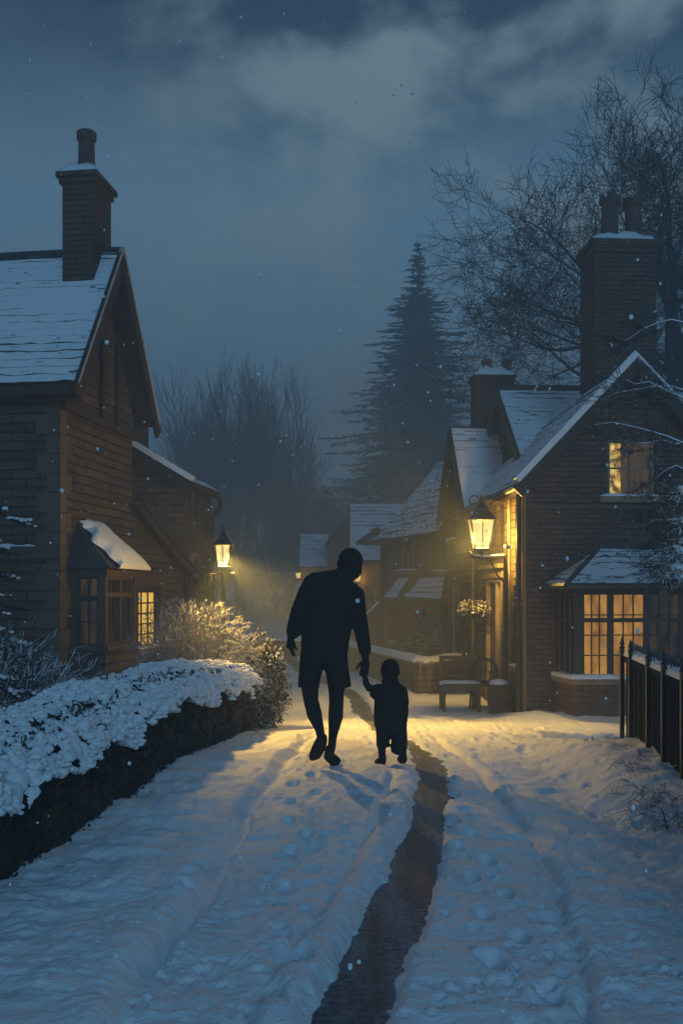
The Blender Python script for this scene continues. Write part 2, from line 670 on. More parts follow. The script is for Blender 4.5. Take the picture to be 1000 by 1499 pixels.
def build_ground():
    xs = list(np.arange(-2.6, 3.4, 0.0145))
    for sgn in (1, -1):
        x = xs[-1] if sgn > 0 else xs[0]
        st = 0.02
        ext = []
        while abs(x) < 350:
            st *= 1.13
            x += sgn * st
            ext.append(x)
        xs = xs + ext if sgn > 0 else ext[::-1] + xs
    ys = [-60, -20, -8, -3, 0, 1.0, 1.6, 1.9]
    dep = 960.0
    while dep > 60:
        ys.append(FPX * CH / dep)
        dep -= 2.6 if dep > 640 else (1.75 if dep > 120 else 1.2)
    y = ys[-1]
    st = 0.5
    while y < 380:
        st *= 1.12
        y += st
        ys.append(y)
    X, Y = np.meshgrid(np.array(xs), np.array(ys))
    Z = g(Y)
    soft = sstep(130, 45, Y)
    und = (fbm(X * 1.1, Y * 0.9, 4, 3) - 0.5) * 0.10
    lump = (fbm(X * 5.0, Y * 4.0, 4, 9) - 0.5) * 0.045 + (fbm(X * 2.2, Y * 5.5, 3, 19) - 0.5) * 0.035
    grit = (fbm(X * 13, Y * 11, 4, 21) - 0.5) * 0.022 + (fbm(X * 38, Y * 34, 2, 25) - 0.5) * 0.012 * sstep(9, 5, Y)
    Z = Z + 0.03 + (und + lump * 0.8 + grit) * soft
    # kerb bank on the left
    kx = -0.86 + 0.052 * Y + (fbm(Y * 1.7, Y * 0 + 3, 3, 31) - 0.5) * 0.12
    dk = kx - X
    bank = (0.06 * sstep(-0.01, 0.10, dk) + 0.02 * sstep(0.1, 0.7, dk)) * sstep(1.0, 2.5, Y) * sstep(12.5, 9.0, Y)
    bank *= 0.75 + 0.5 * fbm(X * 2.2, Y * 2.2, 3, 41)
    notch = np.exp(-((dk + 0.015) / 0.022) ** 2) * 0.085 * sstep(0.42, 0.55, fbm(X * 0 + 1.3, Y * 2.6, 3, 8)) * sstep(9, 7, Y)
    Z += bank - notch
    # soft drifted ripple on the bank
    Z += (fbm(X * 2.0, Y * 6.0, 3, 51) - 0.5) * 0.06 * sstep(0.05, 0.5, dk) * sstep(10, 7, Y)
    # rut on the right
    RUT = [hit(*p) for p in [(905, 1600), (870, 1499), (840, 1400), (806, 1300), (770, 1230), (722, 1160), (690, 1125), (650, 1095)]]
    ru = np.array([p[1] for p in RUT]), np.array([p[0] for p in RUT])
    rx = np.interp(Y, ru[0], ru[1])
    dr = X - rx - (fbm(Y * 2.3, Y * 0 + 7, 2, 61) - 0.5) * 0.06
    inr = sstep(11.5, 9.5, Y) * sstep(2.0, 2.6, Y)
    Z += (-0.035 * np.exp(-(dr / 0.022) ** 2) + 0.022 * np.exp(-((dr - 0.07) / 0.05) ** 2) + 0.03 * sstep(0.0, 0.25, dr)) * inr
    # verge heaped against the fence
    Z += 0.16 * sstep(0.45, 1.05, dr) * sstep(9.5, 7.5, Y) * sstep(1.5, 2.5, Y) * (0.6 + 0.8 * fbm(X * 1.6, Y * 1.6, 3, 71))
    # long faint wheel rut across the yard to the cottage
    AR = [hit(*p) for p in [(610, 1052), (660, 1060), (720, 1080), (800, 1092), (870, 1090), (940, 1086), (1010, 1080)]]
    ax, ay = np.array([p[0] for p in AR]), np.array([p[1] for p in AR])
    da = Y - np.interp(X, ax, ay)
    ina = sstep(0.7, 1.1, X) * sstep(4.8, 4.2, X)
    Z += (-0.05 * np.exp(-(da / 0.10) ** 2) + 0.035 * np.exp(-((da - 0.30) / 0.16) ** 2)) * ina
    # drift against the cottage wall
    Z += 0.10 * np.exp(-((Y - 14.0 + 0.057 * (X - 2.76)) / 0.55) ** 2) * sstep(2.2, 3.0, X) * sstep(7, 6, X) * (0.5 + fbm(X * 2.5, Y * 2.5, 3, 77))
    # footprints and hoof marks
    rs = np.random.RandomState(3)
    marks = []
    for i in range(250):
        yy = FPX * CH / rs.uniform(190, 640)
        marks.append((rs.uniform(-0.75, 1.9) if yy > 3.3 else rs.uniform(-0.5, 1.2), yy, rs.uniform(0.012, 0.035), rs.uniform(0.02, 0.06), rs.uniform(0.006, 0.02)))
    for i in range(700):
        yy = FPX * CH / rs.uniform(200, 640)
        c_ = rs.choice([-1.0, -1.0, 0.9])
        marks.append((rs.uniform(-1.4, 2.0) if yy > 4 else rs.uniform(-1.0, 1.4), yy, rs.uniform(0.006, 0.018), rs.uniform(0.008, 0.026), -c_ * rs.uniform(0.006, 0.016)))
    for i in range(34):   # one walker's line
        yy = 2.9 + i * 0.27
        marks.append((0.52 + 0.03 * yy + (0.06 if i % 2 else -0.06) + rs.uniform(-.03, .03), yy, 0.04, 0.085, 0.035))
    for i in range(26):
        yy = 3.2 + i * 0.3
        marks.append((-0.12 - 0.02 * yy + (0.06 if i % 2 else -0.06) + rs.uniform(-.03, .03), yy, 0.04, 0.085, 0.03))
    for i in range(190):   # trampled yard in front of the cottage
        marks.append((rs.uniform(-0.5, 2.7), rs.uniform(8.2, 13.8), rs.uniform(0.03, 0.06), rs.uniform(0.06, 0.12), rs.uniform(0.012, 0.03)))
    for (mx, my, sx, sy, dpt) in marks:
        iy0, iy1 = np.searchsorted(ys, my - 4 * sy), np.searchsorted(ys, my + 4 * sy)
        ix0, ix1 = np.searchsorted(xs, mx - 4 * sx), np.searchsorted(xs, mx + 4 * sx)
        if iy1 <= iy0 or ix1 <= ix0:
            continue
        sx_, sy_ = X[iy0:iy1, ix0:ix1], Y[iy0:iy1, ix0:ix1]
        q = ((sx_ - mx) / sx) ** 2 + ((sy_ - my) / sy) ** 2
        Z[iy0:iy1, ix0:ix1] += -dpt * np.exp(-q * q) + 0.35 * dpt * np.exp(-(np.sqrt(q) - 1.5) ** 2 * 4)
    Z = np.maximum(Z, g(Y) + 0.006)
    # the cleared wheel track
    wob = (fbm(X * 0 + Y * 1.6, Y * 1.6, 4, 81) - 0.5) * 0.16 + (fbm(X * 5, Y * 5, 3, 85) - 0.5) * 0.06
    wob2 = (fbm(X * 0 + Y * 1.3 + 40, Y * 1.3, 4, 83) - 0.5) * 0.16 + (fbm(X * 5 + 9, Y * 5, 3, 87) - 0.5) * 0.06
    wscale = np.clip(0.12 + 0.05 * Y, 0.1, 0.8)
    xl = smooth_interp(Y, rly, rlx) + wob * wscale
    xr = smooth_interp(Y, rry, rrx) + wob2 * wscale
    en = (fbm(X * 26, Y * 18, 3, 91) - 0.5) * 0.03
    inside = sstep(-0.05, 0.08, X - xl + en) * sstep(-0.05, 0.08, xr - X + en) * sstep(0.5, 1.5, Y) * sstep(42, 36, Y)
    # a packed shoulder along the track's left side
    sh = np.exp(-((X - xl + 0.10) / 0.05) ** 2) * 0.022 - np.exp(-((X - xl + 0.19) / 0.025) ** 2) * 0.03
    Z += sh * sstep(8.5, 6.5, Y)
    Z = Z * (1 - inside) + (g(Y) - 0.035 + (fbm(X * 18, Y * 7, 3, 95) - 0.5) * 0.05) * inside
    ny, nx = X.shape
    me = bpy.data.meshes.new('snow_ground')
    co = np.stack([X, Y, Z], -1).reshape(-1, 3)
    idx = np.arange(ny * nx).reshape(ny, nx)
    q = np.stack([idx[:-1, :-1], idx[:-1, 1:], idx[1:, 1:], idx[1:, :-1]], -1).reshape(-1, 4)
    me.vertices.add(len(co))
    me.vertices.foreach_set('co', co.ravel())
    me.loops.add(q.size)
    me.loops.foreach_set('vertex_index', q.ravel().astype(np.int32))
    me.polygons.add(len(q))
    me.polygons.foreach_set('loop_start', np.arange(0, q.size, 4, dtype=np.int32))
    me.polygons.foreach_set('loop_total', np.full(len(q), 4, dtype=np.int32))
    me.polygons.foreach_set('use_smooth', np.ones(len(q), dtype=bool))
    me.materials.append(M['snow'])
    me.update(calc_edges=True)
    o = bpy.data.objects.new('snow_ground', me)
    col.objects.link(o)
    tag(o, kind='structure')
    # the track itself
    mb = MB()
    yy = np.concatenate([np.arange(0.8, 12, 0.06), np.arange(12, 41, 0.4)])
    L = smooth_interp(yy, rly, rlx) - 0.16
    Rr = smooth_interp(yy, rry, rrx) + 0.16
    n = 18
    pts = []
    for i in range(len(yy)):
        for j in range(n + 1):
            t = j / n
            pts.append((L[i] * (1 - t) + Rr[i] * t, yy[i], gz(yy[i]) + 0.010 * math.sin(math.pi * t)))
    fs = []
    for i in range(len(yy) - 1):
        for j in range(n):
            a = i * (n + 1) + j
            fs.append((a, a + 1, a + n + 2, a + n + 1))
    mb.add(pts, fs)
    r = mb.build('road', [M['road']], smooth=True)
    at_ = r.data.attributes.new('verge', 'FLOAT', 'POINT')
    at_.data.foreach_set('value', np.tile(np.abs(np.linspace(-1, 1, n + 1)), len(yy)))
    tag(r, kind='structure')


build_ground()

# ------------------------------------------------------------------ building kit


class Fr:
    """plan frame: u runs back along the street, v to the right"""

    def __init__(self, x, y, a):
        l = math.hypot(a, 1)
        self.o = (x, y)
        self.U = (a / l, 1 / l)
        self.V = (1 / l, -a / l)

    def pt(self, v, u, z):
        return (self.o[0] + v * self.V[0] + u * self.U[0], self.o[1] + v * self.V[1] + u * self.U[1], z)

    def on_v(self, v0, px, py):
        d = ((px - HX) / FPX, 1.0)
        t = (self.o[0] * self.V[0] + self.o[1] * self.V[1] + v0) / (d[0] * self.V[0] + d[1] * self.V[1])
        P = (t * d[0] - self.o[0], t - self.o[1])
        return P[0] * self.U[0] + P[1] * self.U[1], CH + (HY - py) / FPX * t

    def on_u(self, u0, px, py):
        d = ((px - HX) / FPX, 1.0)
        t = (self.o[0] * self.U[0] + self.o[1] * self.U[1] + u0) / (d[0] * self.U[0] + d[1] * self.U[1])
        P = (t * d[0] - self.o[0], t - self.o[1])
        return P[0] * self.V[0] + P[1] * self.V[1], CH + (HY - py) / FPX * t

    def box(self, mb, v0, v1, u0, u1, z0, z1, mat=0):
        p = [self.pt(v0, u0, z0), self.pt(v1, u0, z0), self.pt(v1, u1, z0), self.pt(v0, u1, z0),
             self.pt(v0, u0, z1), self.pt(v1, u0, z1), self.pt(v1, u1, z1), self.pt(v0, u1, z1)]
        mb.hexa(p, mat)

    def beam(self, mb, p, q, wd, ht, mat=0, side=None):
        """bar from p to q given as (v,u,z); wd horizontal, ht across it in the upright plane"""
        a, b = Vector(self.pt(*p)), Vector(self.pt(*q))
        d = (b - a).normalized()
        s = d.cross(Vector((0, 0, 1)))
        if s.length < 1e-3:
            s = Vector((self.V[0], self.V[1], 0))
        s.normalize()
        t = s.cross(d)
        s *= wd / 2
        t *= ht / 2
        mb.hexa([a - s - t, a + s - t, b + s - t, b - s - t, a - s + t, a + s + t, b + s + t, b - s + t], mat)


def wall(mb, F, axis, c, a0, a1, z0, prof, holes=(), inward=1, reveal=0.12, mat=0):
    """upright wall sheet with real openings; prof = [(a, ztop), ...]; holes = [(a0,a1,z0,z1)]"""
    pa = [p[0] for p in prof]
    pz = [p[1] for p in prof]

    def top(a):
        return float(np.interp(a, pa, pz))

    def P(a, z, off=0.0):
        return F.pt(c + off * inward, a, z) if axis == 'v' else F.pt(a, c + off * inward, z)
    br = sorted(set([a0, a1] + [x for x in pa if a0 < x < a1] + [h[0] for h in holes] + [h[1] for h in holes]))
    for i in range(len(br) - 1):
        l, r = br[i], br[i + 1]
        if r - l < 1e-6:
            continue
        mid = (l + r) / 2
        hs = sorted([h for h in holes if h[0] < mid < h[1]], key=lambda h: h[2])
        zb = z0
        for h in hs:
            mb.poly([P(l, zb), P(r, zb), P(r, h[2]), P(l, h[2])], mat)
            zb = h[3]
        mb.poly([P(l, zb), P(r, zb), P(r, top(r)), P(l, top(l))], mat)
    for (l, r, b, t) in holes:
        for q in ([(l, b), (l, t)], [(r, b), (r, t)], [(l, b), (r, b)], [(l, t), (r, t)]):
            mb.poly([P(*q[0]), P(*q[1]), P(*q[1], reveal), P(*q[0], reveal)], mat)


def abox(mb, F, axis, c0, c1, a0, a1, z0, z1, mat=0):
    if axis == 'v':
        F.box(mb, c0, c1, a0, a1, z0, z1, mat)
    else:
        F.box(mb, a0, a1, c0, c1, z0, z1, mat)


def window(F, axis, c, inward, rect, nx, nz, pane, frame, parent, loc, inset=0.05, fw=0.045, bw=0.02, sill=None, transom=None, name='window', mull=()):
    """frame with glazing bars as one part, its glass a sub-part"""
    l, r, b, t = rect
    mb = MB()
    i0, i1 = c + inward * inset, c + inward * (inset + 0.05)
    abox(mb, F, axis, i0, i1, l, l + fw, b, t)
    abox(mb, F, axis, i0, i1, r - fw, r, b, t)
    abox(mb, F, axis, i0, i1, l + fw, r - fw, b, b + fw)
    abox(mb, F, axis, i0, i1, l + fw, r - fw, t - fw, t)
    j0, j1 = c + inward * (inset + 0.012), c + inward * (inset + 0.04)
    k0, k1 = c + inward * (inset + 0.015), c + inward * (inset + 0.037)
    for m in mull:
        abox(mb, F, axis, c + inward * (inset - 0.01), i1, m - 0.035, m + 0.035, b + fw, t - fw)
    for i in range(1, nx):
        x = l + fw + (r - l - 2 * fw) * i / nx
        abox(mb, F, axis, j0, j1, x - bw / 2, x + bw / 2, b + fw, t - fw)
    for i in range(1, nz):
        z = b + fw + (t - b - 2 * fw) * i / nz
        abox(mb, F, axis, k0, k1, l + fw, r - fw, z - bw / 2, z + bw / 2)
    if transom:
        abox(mb, F, axis, c + inward * (inset - 0.008), i1, l + fw, r - fw, transom - 0.03, transom + 0.03)
    o = mb.build(name, [frame], parent, loc)
    pb = MB()
    p = c + inward * (inset + 0.035)
    pl = pane if isinstance(pane, list) else [(0, 1, pane)]
    for i, (f0, f1, _) in enumerate(pl):
        l_, r_ = l + (r - l) * f0, l + (r - l) * f1
        if axis == 'v':
            pb.poly([F.pt(p, l_, b), F.pt(p, r_, b), F.pt(p, r_, t), F.pt(p, l_, t)], i)
        else:
            pb.poly([F.pt(l_, p, b), F.pt(r_, p, b), F.pt(r_, p, t), F.pt(l_, p, t)], i)
    pb.build('pane', [q[2] for q in pl], o, loc)
    if sill:
        sb = MB()
        ext, depth = sill
        abox(sb, F, axis, c - inward * depth, c + inward * 0.06, l - ext, r + ext, b - 0.09, b - 0.004, 0)
        snow_strip(sb, F, axis, c - inward * depth, c + inward * 0.05, l - ext, r + ext, b - 0.002, 1)
        sb.build('sill', [M['lintel'], M['snow']], o, loc)
    return o


def snow_strip(mb, F, axis, c0, c1, a0, a1, z, mat, h=0.045):
    """a lumpy ridge of snow lying along a ledge"""
    n = max(3, int((a1 - a0) / 0.09))
    prev = None
    for i in range(n + 1):
        a = a0 + (a1 - a0) * i / n
        hh = h * (0.55 + 0.75 * random.random()) * (0.35 if i in (0, n) else 1)
        q = [(c0, z), (c0 + (c1 - c0) * 0.12, z + hh * 0.75), (c0 + (c1 - c0) * 0.5, z + hh), (c1, z + hh * 0.8), (c1, z)]
        ring = [F.pt(cc, a, zz) if axis == 'v' else F.pt(a, cc, zz) for cc, zz in q]
        if prev:
            for j in range(4):
                mb.poly([prev[j], prev[j + 1], ring[j + 1], ring[j]], mat)
        else:
            mb.poly(ring, mat)
        prev = ring
    mb.poly(prev[::-1], mat)


def roof_plane(mb, el, er, rr, rl, course=0.17, lip=0.022, thick=0.09, step=0.16, m_top=0, m_lip=1, jit=0.018, snow_lift=0.0):
    """slated slope in stepped courses; el, er eave corners, rr, rl ridge corners"""
    el, er, rr, rl = Vector(el), Vector(er), Vector(rr), Vector(rl)
    nrm = (er - el).cross(rl - el).normalized()
    if nrm.z < 0:
        nrm = -nrm
    L = ((rl - el).length + (rr - er).length) / 2
    nc = max(2, int(round(L / course)))
    nl = max(2, int(round((er - el).length / step)))

    def P(s, t):
        a = el.lerp(er, s)
        b = rl.lerp(rr, s)
        return a.lerp(b, t)
    rows = []
    sd = random.uniform(0, 6.28)
    for i in range(nc):
        t0, t1 = i / nc, (i + 1) / nc
        bot, top = [], []
        for j in range(nl + 1):
            s = j / nl
            dj = random.uniform(-jit, jit) / L if 0 < i else random.uniform(-jit, jit) * 0.7 / L
            nz = 0.5 + 0.5 * math.sin(s * L * 1.9 + i * 0.9 + sd) * math.sin(i * 0.55 + s * 3.1 * L * 0.35 + 2 * sd)
            bot.append((P(s, t0 + dj), lip * random.uniform(0.2, 1.2) * (0.12 + 1.25 * nz * nz)))
            top.append(P(s, t1 + 0.0))
        rows.append((bot, top))
    for i, (bot, top) in enumerate(rows):
        ob = [p + nrm * h for p, h in bot]
        if i + 1 < nc:
            nb = rows[i + 1][0]
            ot = [p + nrm * 0.002 for p, h in nb]
        else:
            ot = [p + nrm * 0.012 for p in top]
        lo = [p - nrm * (0.0 if i else thick * 0.5) for p, h in bot]
        n = len(ob)
        mb.add(ob + ot, [(j, j + 1, n + j + 1, n + j) for j in range(n - 1)], m_top)
        mb.add(lo + ob, [(j, j + 1, n + j + 1, n + j) for j in range(n - 1)], m_lip)
    # slab under the slates
    d = nrm * thick
    e = nrm * 0.004
    mb.hexa([el - d, er - d, rr - d, rl - d, el - e, er - e, rr - e, rl - e], m_lip)


def ridge_cap(mb, a, b, r=0.07, mat=0):
    mb.tube([a, b], r, 7, mat)


def chimney(root, loc, F, v0, v1, u0, u1, z0, z1, pots, mat, cap=0.09, pot_r=0.11, pot_h=0.42, cap_h=0.13, name='chimney'):
    """stack with corbelled cap, lumpy snow and pots, all sub-parts of the stack"""
    mb = MB()
    F.box(mb, v0, v1, u0, u1, z0, z1)
    F.box(mb, v0 - cap * 0.5, v1 + cap * 0.5, u0 - cap * 0.5, u1 + cap * 0.5, z1 - 0.02, z1 + cap_h * 0.5)
    F.box(mb, v0 - cap, v1 + cap, u0 - cap, u1 + cap, z1 + cap_h * 0.5 - 0.003, z1 + cap_h)
    st = mb.build(name, [mat], root, loc)
    sb = MB()
    n = 9
    zt = z1 + cap_h
    pts = []
    for i in range(n + 1):
        for j in range(n + 1):
            s, t = i / n, j / n
            edge = min(s, 1 - s, t, 1 - t)
            hh = 0.04 + 0.19 * min(1, edge * 3.2) * (0.65 + 0.5 * random.random())
            pts.append(F.pt(v0 - cap + (v1 - v0 + 2 * cap) * s, u0 - cap + (u1 - u0 + 2 * cap) * t, zt + (hh if edge > 0 else 0.002)))
    sb.add(pts, [(i * (n + 1) + j, i * (n + 1) + j + 1, (i + 1) * (n + 1) + j + 1, (i + 1) * (n + 1) + j) for i in range(n) for j in range(n)])
    sb.build('snow_cap', [M['snow']], st, loc, smooth=True)
    for (pv, pu) in pots:
        pb = MB()
        c = F.pt(pv, pu, zt)
        pb.lathe(c, [(pot_r * 1.05, 0), (pot_r * 0.98, pot_h * 0.3), (pot_r * 0.92, pot_h * 0.8), (pot_r * 1.15, pot_h * 0.84), (pot_r * 1.15, pot_h * 0.97), (pot_r * 0.95, pot_h)], 14)
        pb.build('chimney_pot', [M['pot']], st, loc, smooth=False)
    return st


# ================================================================== LEFT COTTAGE
LA = (690 - HX) / FPX
L = Fr(-3.54, 12.0, LA)
LROOT = (-3.54, 12.0, gz(12))
lh = empty('stone_cottage', LROOT, 'tall dark stone cottage with steep snowy roof behind the snow-topped hedge', 'house')
W1 = 2.58
UA = W1 / 2
APEX = L.on_v(0.1, 158, 372)[1]
EZ = 4.28                        # where the roof crosses the wall line
slope = (APEX - EZ) / UA
lw = L.on_v(0, 200, 0)[0], L.on_v(0, 232, 0)[0]
lwz = L.on_v(0, 216, 948)[1], L.on_v(0, 216, 863)[1]
LEANU = L.on_v(0, 268, 0)[0]
LZ0, LZ1 = L.on_v(0, 193, 742)[1], L.on_v(0, 268, 832)[1]
lit_rect = (lw[0], lw[1], lwz[0], lwz[1])
mb = MB()
zb = -1.0
wall(mb, L, 'u', 0, -7, 0, zb, [(-7, EZ), (0, EZ)], [])
wall(mb, L, 'v', 0, 0, W1, zb, [(0, EZ), (UA, APEX - 0.1), (W1, EZ)], [], -1)
wall(mb, L, 'v', 0, W1, LEANU, zb, [(W1, LZ0), (LEANU, LZ1)], [lit_rect], -1)
wall(mb, L, 'u', W1, -7, 0, zb, [(-7, EZ), (0, EZ)])
wall(mb, L, 'u', LEANU, -3, 0, zb, [(-3, LZ1), (0, LZ1)])
wall(mb, L, 'v', -7, 0, W1, zb, [(0, EZ), (UA, APEX - 0.1), (W1, EZ)])
lwall = mb.build('wall', [M['stone']], lh, LROOT)
# quoins at the corner, alternate long and short
mb = MB()
z = -0.3
i = 0
while z < EZ - 0.45:
    a = 0.30 if i % 2 else 0.17
    b2 = 0.17 if i % 2 else 0.30
    L.box(mb, -a, 0.018, -0.018, b2, z, z + 0.235)
    z += 0.245
    i += 1
mb.build('quoin', [m_simple('quoin_stone', (0.115, 0.088, 0.062), (0.075, 0.06, 0.046), 6, 0.85, 0.5)], lwall, LROOT)
# gable cladding and timbers
mb = MB()
gz0 = 3.78
off = 0.022
ins = 0.06
mb.poly([L.pt(off, 0.02, gz0), L.pt(off, W1 - 0.02, gz0), L.pt(off, W1 - 0.02, EZ - 0.05), L.pt(off, UA, APEX - 0.2), L.pt(off, 0.02, EZ - 0.05)])
mb.build('gable_cladding', [M['clad']], lh, LROOT)
mb = MB()
L.box(mb, off + 0.002, off + 0.06, -0.02, W1 + 0.02, gz0 - 0.10, gz0)
L.box(mb, off + 0.003, off + 0.055, UA - 0.06, UA + 0.06, gz0 + 0.002, APEX - 0.32)
L.box(mb, off + 0.003, off + 0.05, UA + 0.52, UA + 0.60, gz0 + 0.002, APEX - 1.15)
mb.build('gable_timber', [M['timber']], lh, LROOT)
# roof
mb = MB()
OV, OU = 0.30, 0.22
e1 = EZ - slope * OU
roof_plane(mb, L.pt(-7.2, -OU, e1), L.pt(OV, -OU, e1), L.pt(OV, UA, APEX), L.pt(-7.2, UA, APEX), 0.145, 0.024, 0.09, 0.13)
roof_plane(mb, L.pt(OV, W1 + OU, e1), L.pt(-7.2, W1 + OU, e1), L.pt(-7.2, UA, APEX), L.pt(OV, UA, APEX), 0.145, 0.03)
lroof = mb.build('roof', [M['roof'], M['slate']], lh, LROOT)
mb = MB()
ridge_cap(mb, L.pt(-7.2, UA, APEX + 0.02), L.pt(OV, UA, APEX + 0.02), 0.05)
mb.build('ridge_tile', [M['slate']], lroof, LROOT)
# barge boards with a line of snow, eaves fascia and gutter
mb = MB()
for s in (0, 1):
    u_e = -OU - 0.03 if s == 0 else W1 + OU + 0.03
    pe, pa_ = (OV + 0.03, u_e, e1 - 0.16), (OV + 0.03, UA, APEX - 0.10)
    L.beam(mb, pe, pa_, 0.05, 0.22, 0)
    L.beam(mb, (OV + 0.035, u_e, e1 - 0.015), (OV + 0.035, UA, APEX + 0.055), 0.055, 0.035, 1)
    L.beam(mb, (OV - 0.15, u_e + (0.12 if s == 0 else -0.12), e1 - 0.06), (OV - 0.15, UA, APEX - 0.16), 0.26, 0.03, 0)
mb.build('barge_board', [M['timber'], m_simple('barge_frost', (0.30, 0.31, 0.33), (0.42, 0.43, 0.45), 8)], lroof, LROOT)
mb = MB()
L.box(mb, -7.2, OV, -OU + 0.06, -0.002, e1 - 0.20, e1 - 0.09)
mb.tube([L.pt(-7.2, -OU - 0.05, e1 - 0.10), L.pt(OV - 0.02, -OU - 0.05, e1 - 0.10)], 0.06, 8)
mb.build('gutter', [M['timber']], lroof, LROOT)
# string course on the front
mb = MB()
zs = L.on_u(0, 45, 800)[1]
L.box(mb, -7, 0.04, -0.07, -0.002, zs - 0.16, zs)
snow_strip(mb, L, 'u', -0.07, -0.004, -1.2, -0.3, zs + 0.001, 1, 0.03)
mb.build('string_course', [m_simple('string_stone', (0.085, 0.068, 0.054), (0.06, 0.05, 0.04), 6, 0.85), M['snow']], lh, LROOT)
chimney(lh, LROOT, L, -0.38, 0.06, UA - 0.36, UA + 0.28, APEX - 0.7, L.on_u(UA - 0.36, 120, 266)[1], [(-0.17, UA - 0.04)], M['brick'], 0.07, 0.12, 0.70)
# lit window in the lean-to
window(L, 'v', 0, -1, lit_rect, 3, 5, M['pane_gold'], M['frame_dark'], lh, LROOT, 0.04, 0.05, 0.022, (0.06, 0.06))
mb = MB()
L.box(mb, 0.002, 0.05, lit_rect[0] - 0.18, lit_rect[1] + 0.25, lit_rect[3] + 0.06, lit_rect[3] + 0.20)
L.box(mb, 0.002, 0.06, lit_rect[0] - 0.24, lit_rect[1] + 0.31, lit_rect[3] + 0.201, lit_rect[3] + 0.25)
L.box(mb, 0.002, 0.04, lit_rect[1] + 0.03, lit_rect[1] + 0.16, lit_rect[2] - 0.1, lit_rect[3] + 0.058)
L.box(mb, 0.002, 0.04, lit_rect[0] - 0.12, lit_rect[0] - 0.03, lit_rect[2] - 0.1, lit_rect[3] + 0.058)
mb.build('window_surround', [M['timber_brown']], lh, LROOT)
# lean-to roof
mb = MB()
sl_ = (LZ0 - LZ1) / (LEANU - W1)
roof_plane(mb, L.pt(0.12, LEANU + 0.1, LZ1 - 0.1 * sl_ + 0.05), L.pt(-3, LEANU + 0.1, LZ1 - 0.1 * sl_ + 0.05), L.pt(-3, W1 + 0.001, LZ0 + 0.05), L.pt(0.12, W1 + 0.001, LZ0 + 0.05), 0.17)
L.beam(mb, (0.14, LEANU + 0.12, LZ1 - 0.08), (0.14, W1 + 0.02, LZ0 - 0.02), 0.04, 0.17, 1)
L.beam(mb, (0.165, LEANU + 0.12, LZ1 + 0.0), (0.165, W1 + 0.02, LZ0 + 0.06), 0.05, 0.05, 1)
mb.build('lean_to_roof', [M['roof'], M['timber']], lh, LROOT)
# the bay on the gable wall
BU0 = 0.30
BV = L.on_u(BU0, 154, 900)[0]
BU1 = L.on_v(BV, 199, 900)[0]
bz0 = L.on_u(BU0, 130, 946)[1]
bz1 = L.on_u(BU0, 130, 832)[1]
mb = MB()
L.box(mb, 0.003, BV, BU0, BU1, zb, bz0 - 0.06, 1)
L.box(mb, 0.003, BV + 0.05, BU0 - 0.05, BU1 + 0.05, bz0 - 0.058, bz0, 0)
L.box(mb, 0.003, BV + 0.03, BU0 - 0.03, BU1 + 0.03, bz1 - 0.10, bz1, 0)
cw = 0.09
for (vv, uu) in ((BV - cw, BU0), (BV - cw, BU1 - cw), (0.003, BU0), (0.003, BU1 - cw)):
    L.box(mb, vv, vv + cw, uu, uu + cw, bz0 + 0.001, bz1 - 0.102, 0)
bay = mb.build('bay_window', [M['timber_brown'], M['stone']], lh, LROOT)
window(L, 'u', BU0, 1, (0.003 + cw, BV - cw, bz0, bz1 - 0.1), 2, 3, M['pane_dim'], M['frame_dark'], bay, LROOT, 0.02, 0.035, 0.016, None, bz0 + (bz1 - bz0) * 0.62, 'window_frame').name
mid = (BU0 + BU1) / 2
pv = window(L, 'v', BV, -1, (BU0 + cw, BU1 - cw, bz0, bz1 - 0.1), 6, 1, M['pane_dim'], M['timber_brown'], bay, LROOT, 0.02, 0.04, 0.016, None, bz0 + (bz1 - bz0) * 0.66, 'window_frame', (mid,))
window(L, 'u', BU1, -1, (0.003 + cw, BV - cw, bz0, bz1 - 0.1), 2, 3, M['glass_dark'], M['frame_dark'], bay, LROOT, 0.02, 0.035, 0.016, None, None, 'window_frame')
mb = MB()      # hipped bay roof: slate below, a thick slab of snow slipping off it
rt = L.on_v(0.02, 135, 772)[1]
ev, eu0, eu1, ez = BV + 0.12, BU0 - 0.14, BU1 + 0.12, bz1 + 0.004
rh0, rh1 = BU0 + 0.22, BU1 - 0.10
A, B_, C_, D_ = L.pt(0.003, eu0, ez), L.pt(ev, eu0, ez), L.pt(ev, eu1, ez), L.pt(0.003, eu1, ez)
T0, T1 = L.pt(0.003, rh0, rt), L.pt(0.003, rh1, rt)
mb.poly([A, B_, T0], 0)
mb.poly([B_, C_, T1, T0], 0)
mb.poly([C_, D_, T1], 0)
mb.poly([A, B_, C_, D_], 0)
L.box(mb, 0.0, 0.06, rh0 - 0.02, rh1 + 0.02, rt - 0.02, rt + 0.03, 0)
br = mb.build('bay_roof', [M['slate']], bay, LROOT)
sb = MB()
nu, nv_ = 18, 14
pts = []
for i in range(nu + 1):
    for j in range(nv_ + 1):
        s, t = i / nu, j / nv_
        t0_ = t * 1.03
        lo_u = eu0 + 0.16 + (rh0 - eu0 - 0.10) * t + 0.08 * math.sin(t * 9) + 0.07 * math.sin(t * 17 + 1)
        hi_u = eu1 + 0.01 + (rh1 - eu1) * t
        u_ = lo_u + (hi_u - lo_u) * s
        vv = (ev + 0.05) * (1 - t) + 0.02 * t
        zz = ez + (rt - ez) * t
        edge = min(s * 5, (1 - s) * 5, (1 - t) * 8 + 0.25, t * 7 + 0.15, 1)
        zz += 0.012 + 0.13 * math.sqrt(max(edge, 0)) * (0.85 + 0.2 * random.random())
        pts.append(L.pt(vv, u_, zz))
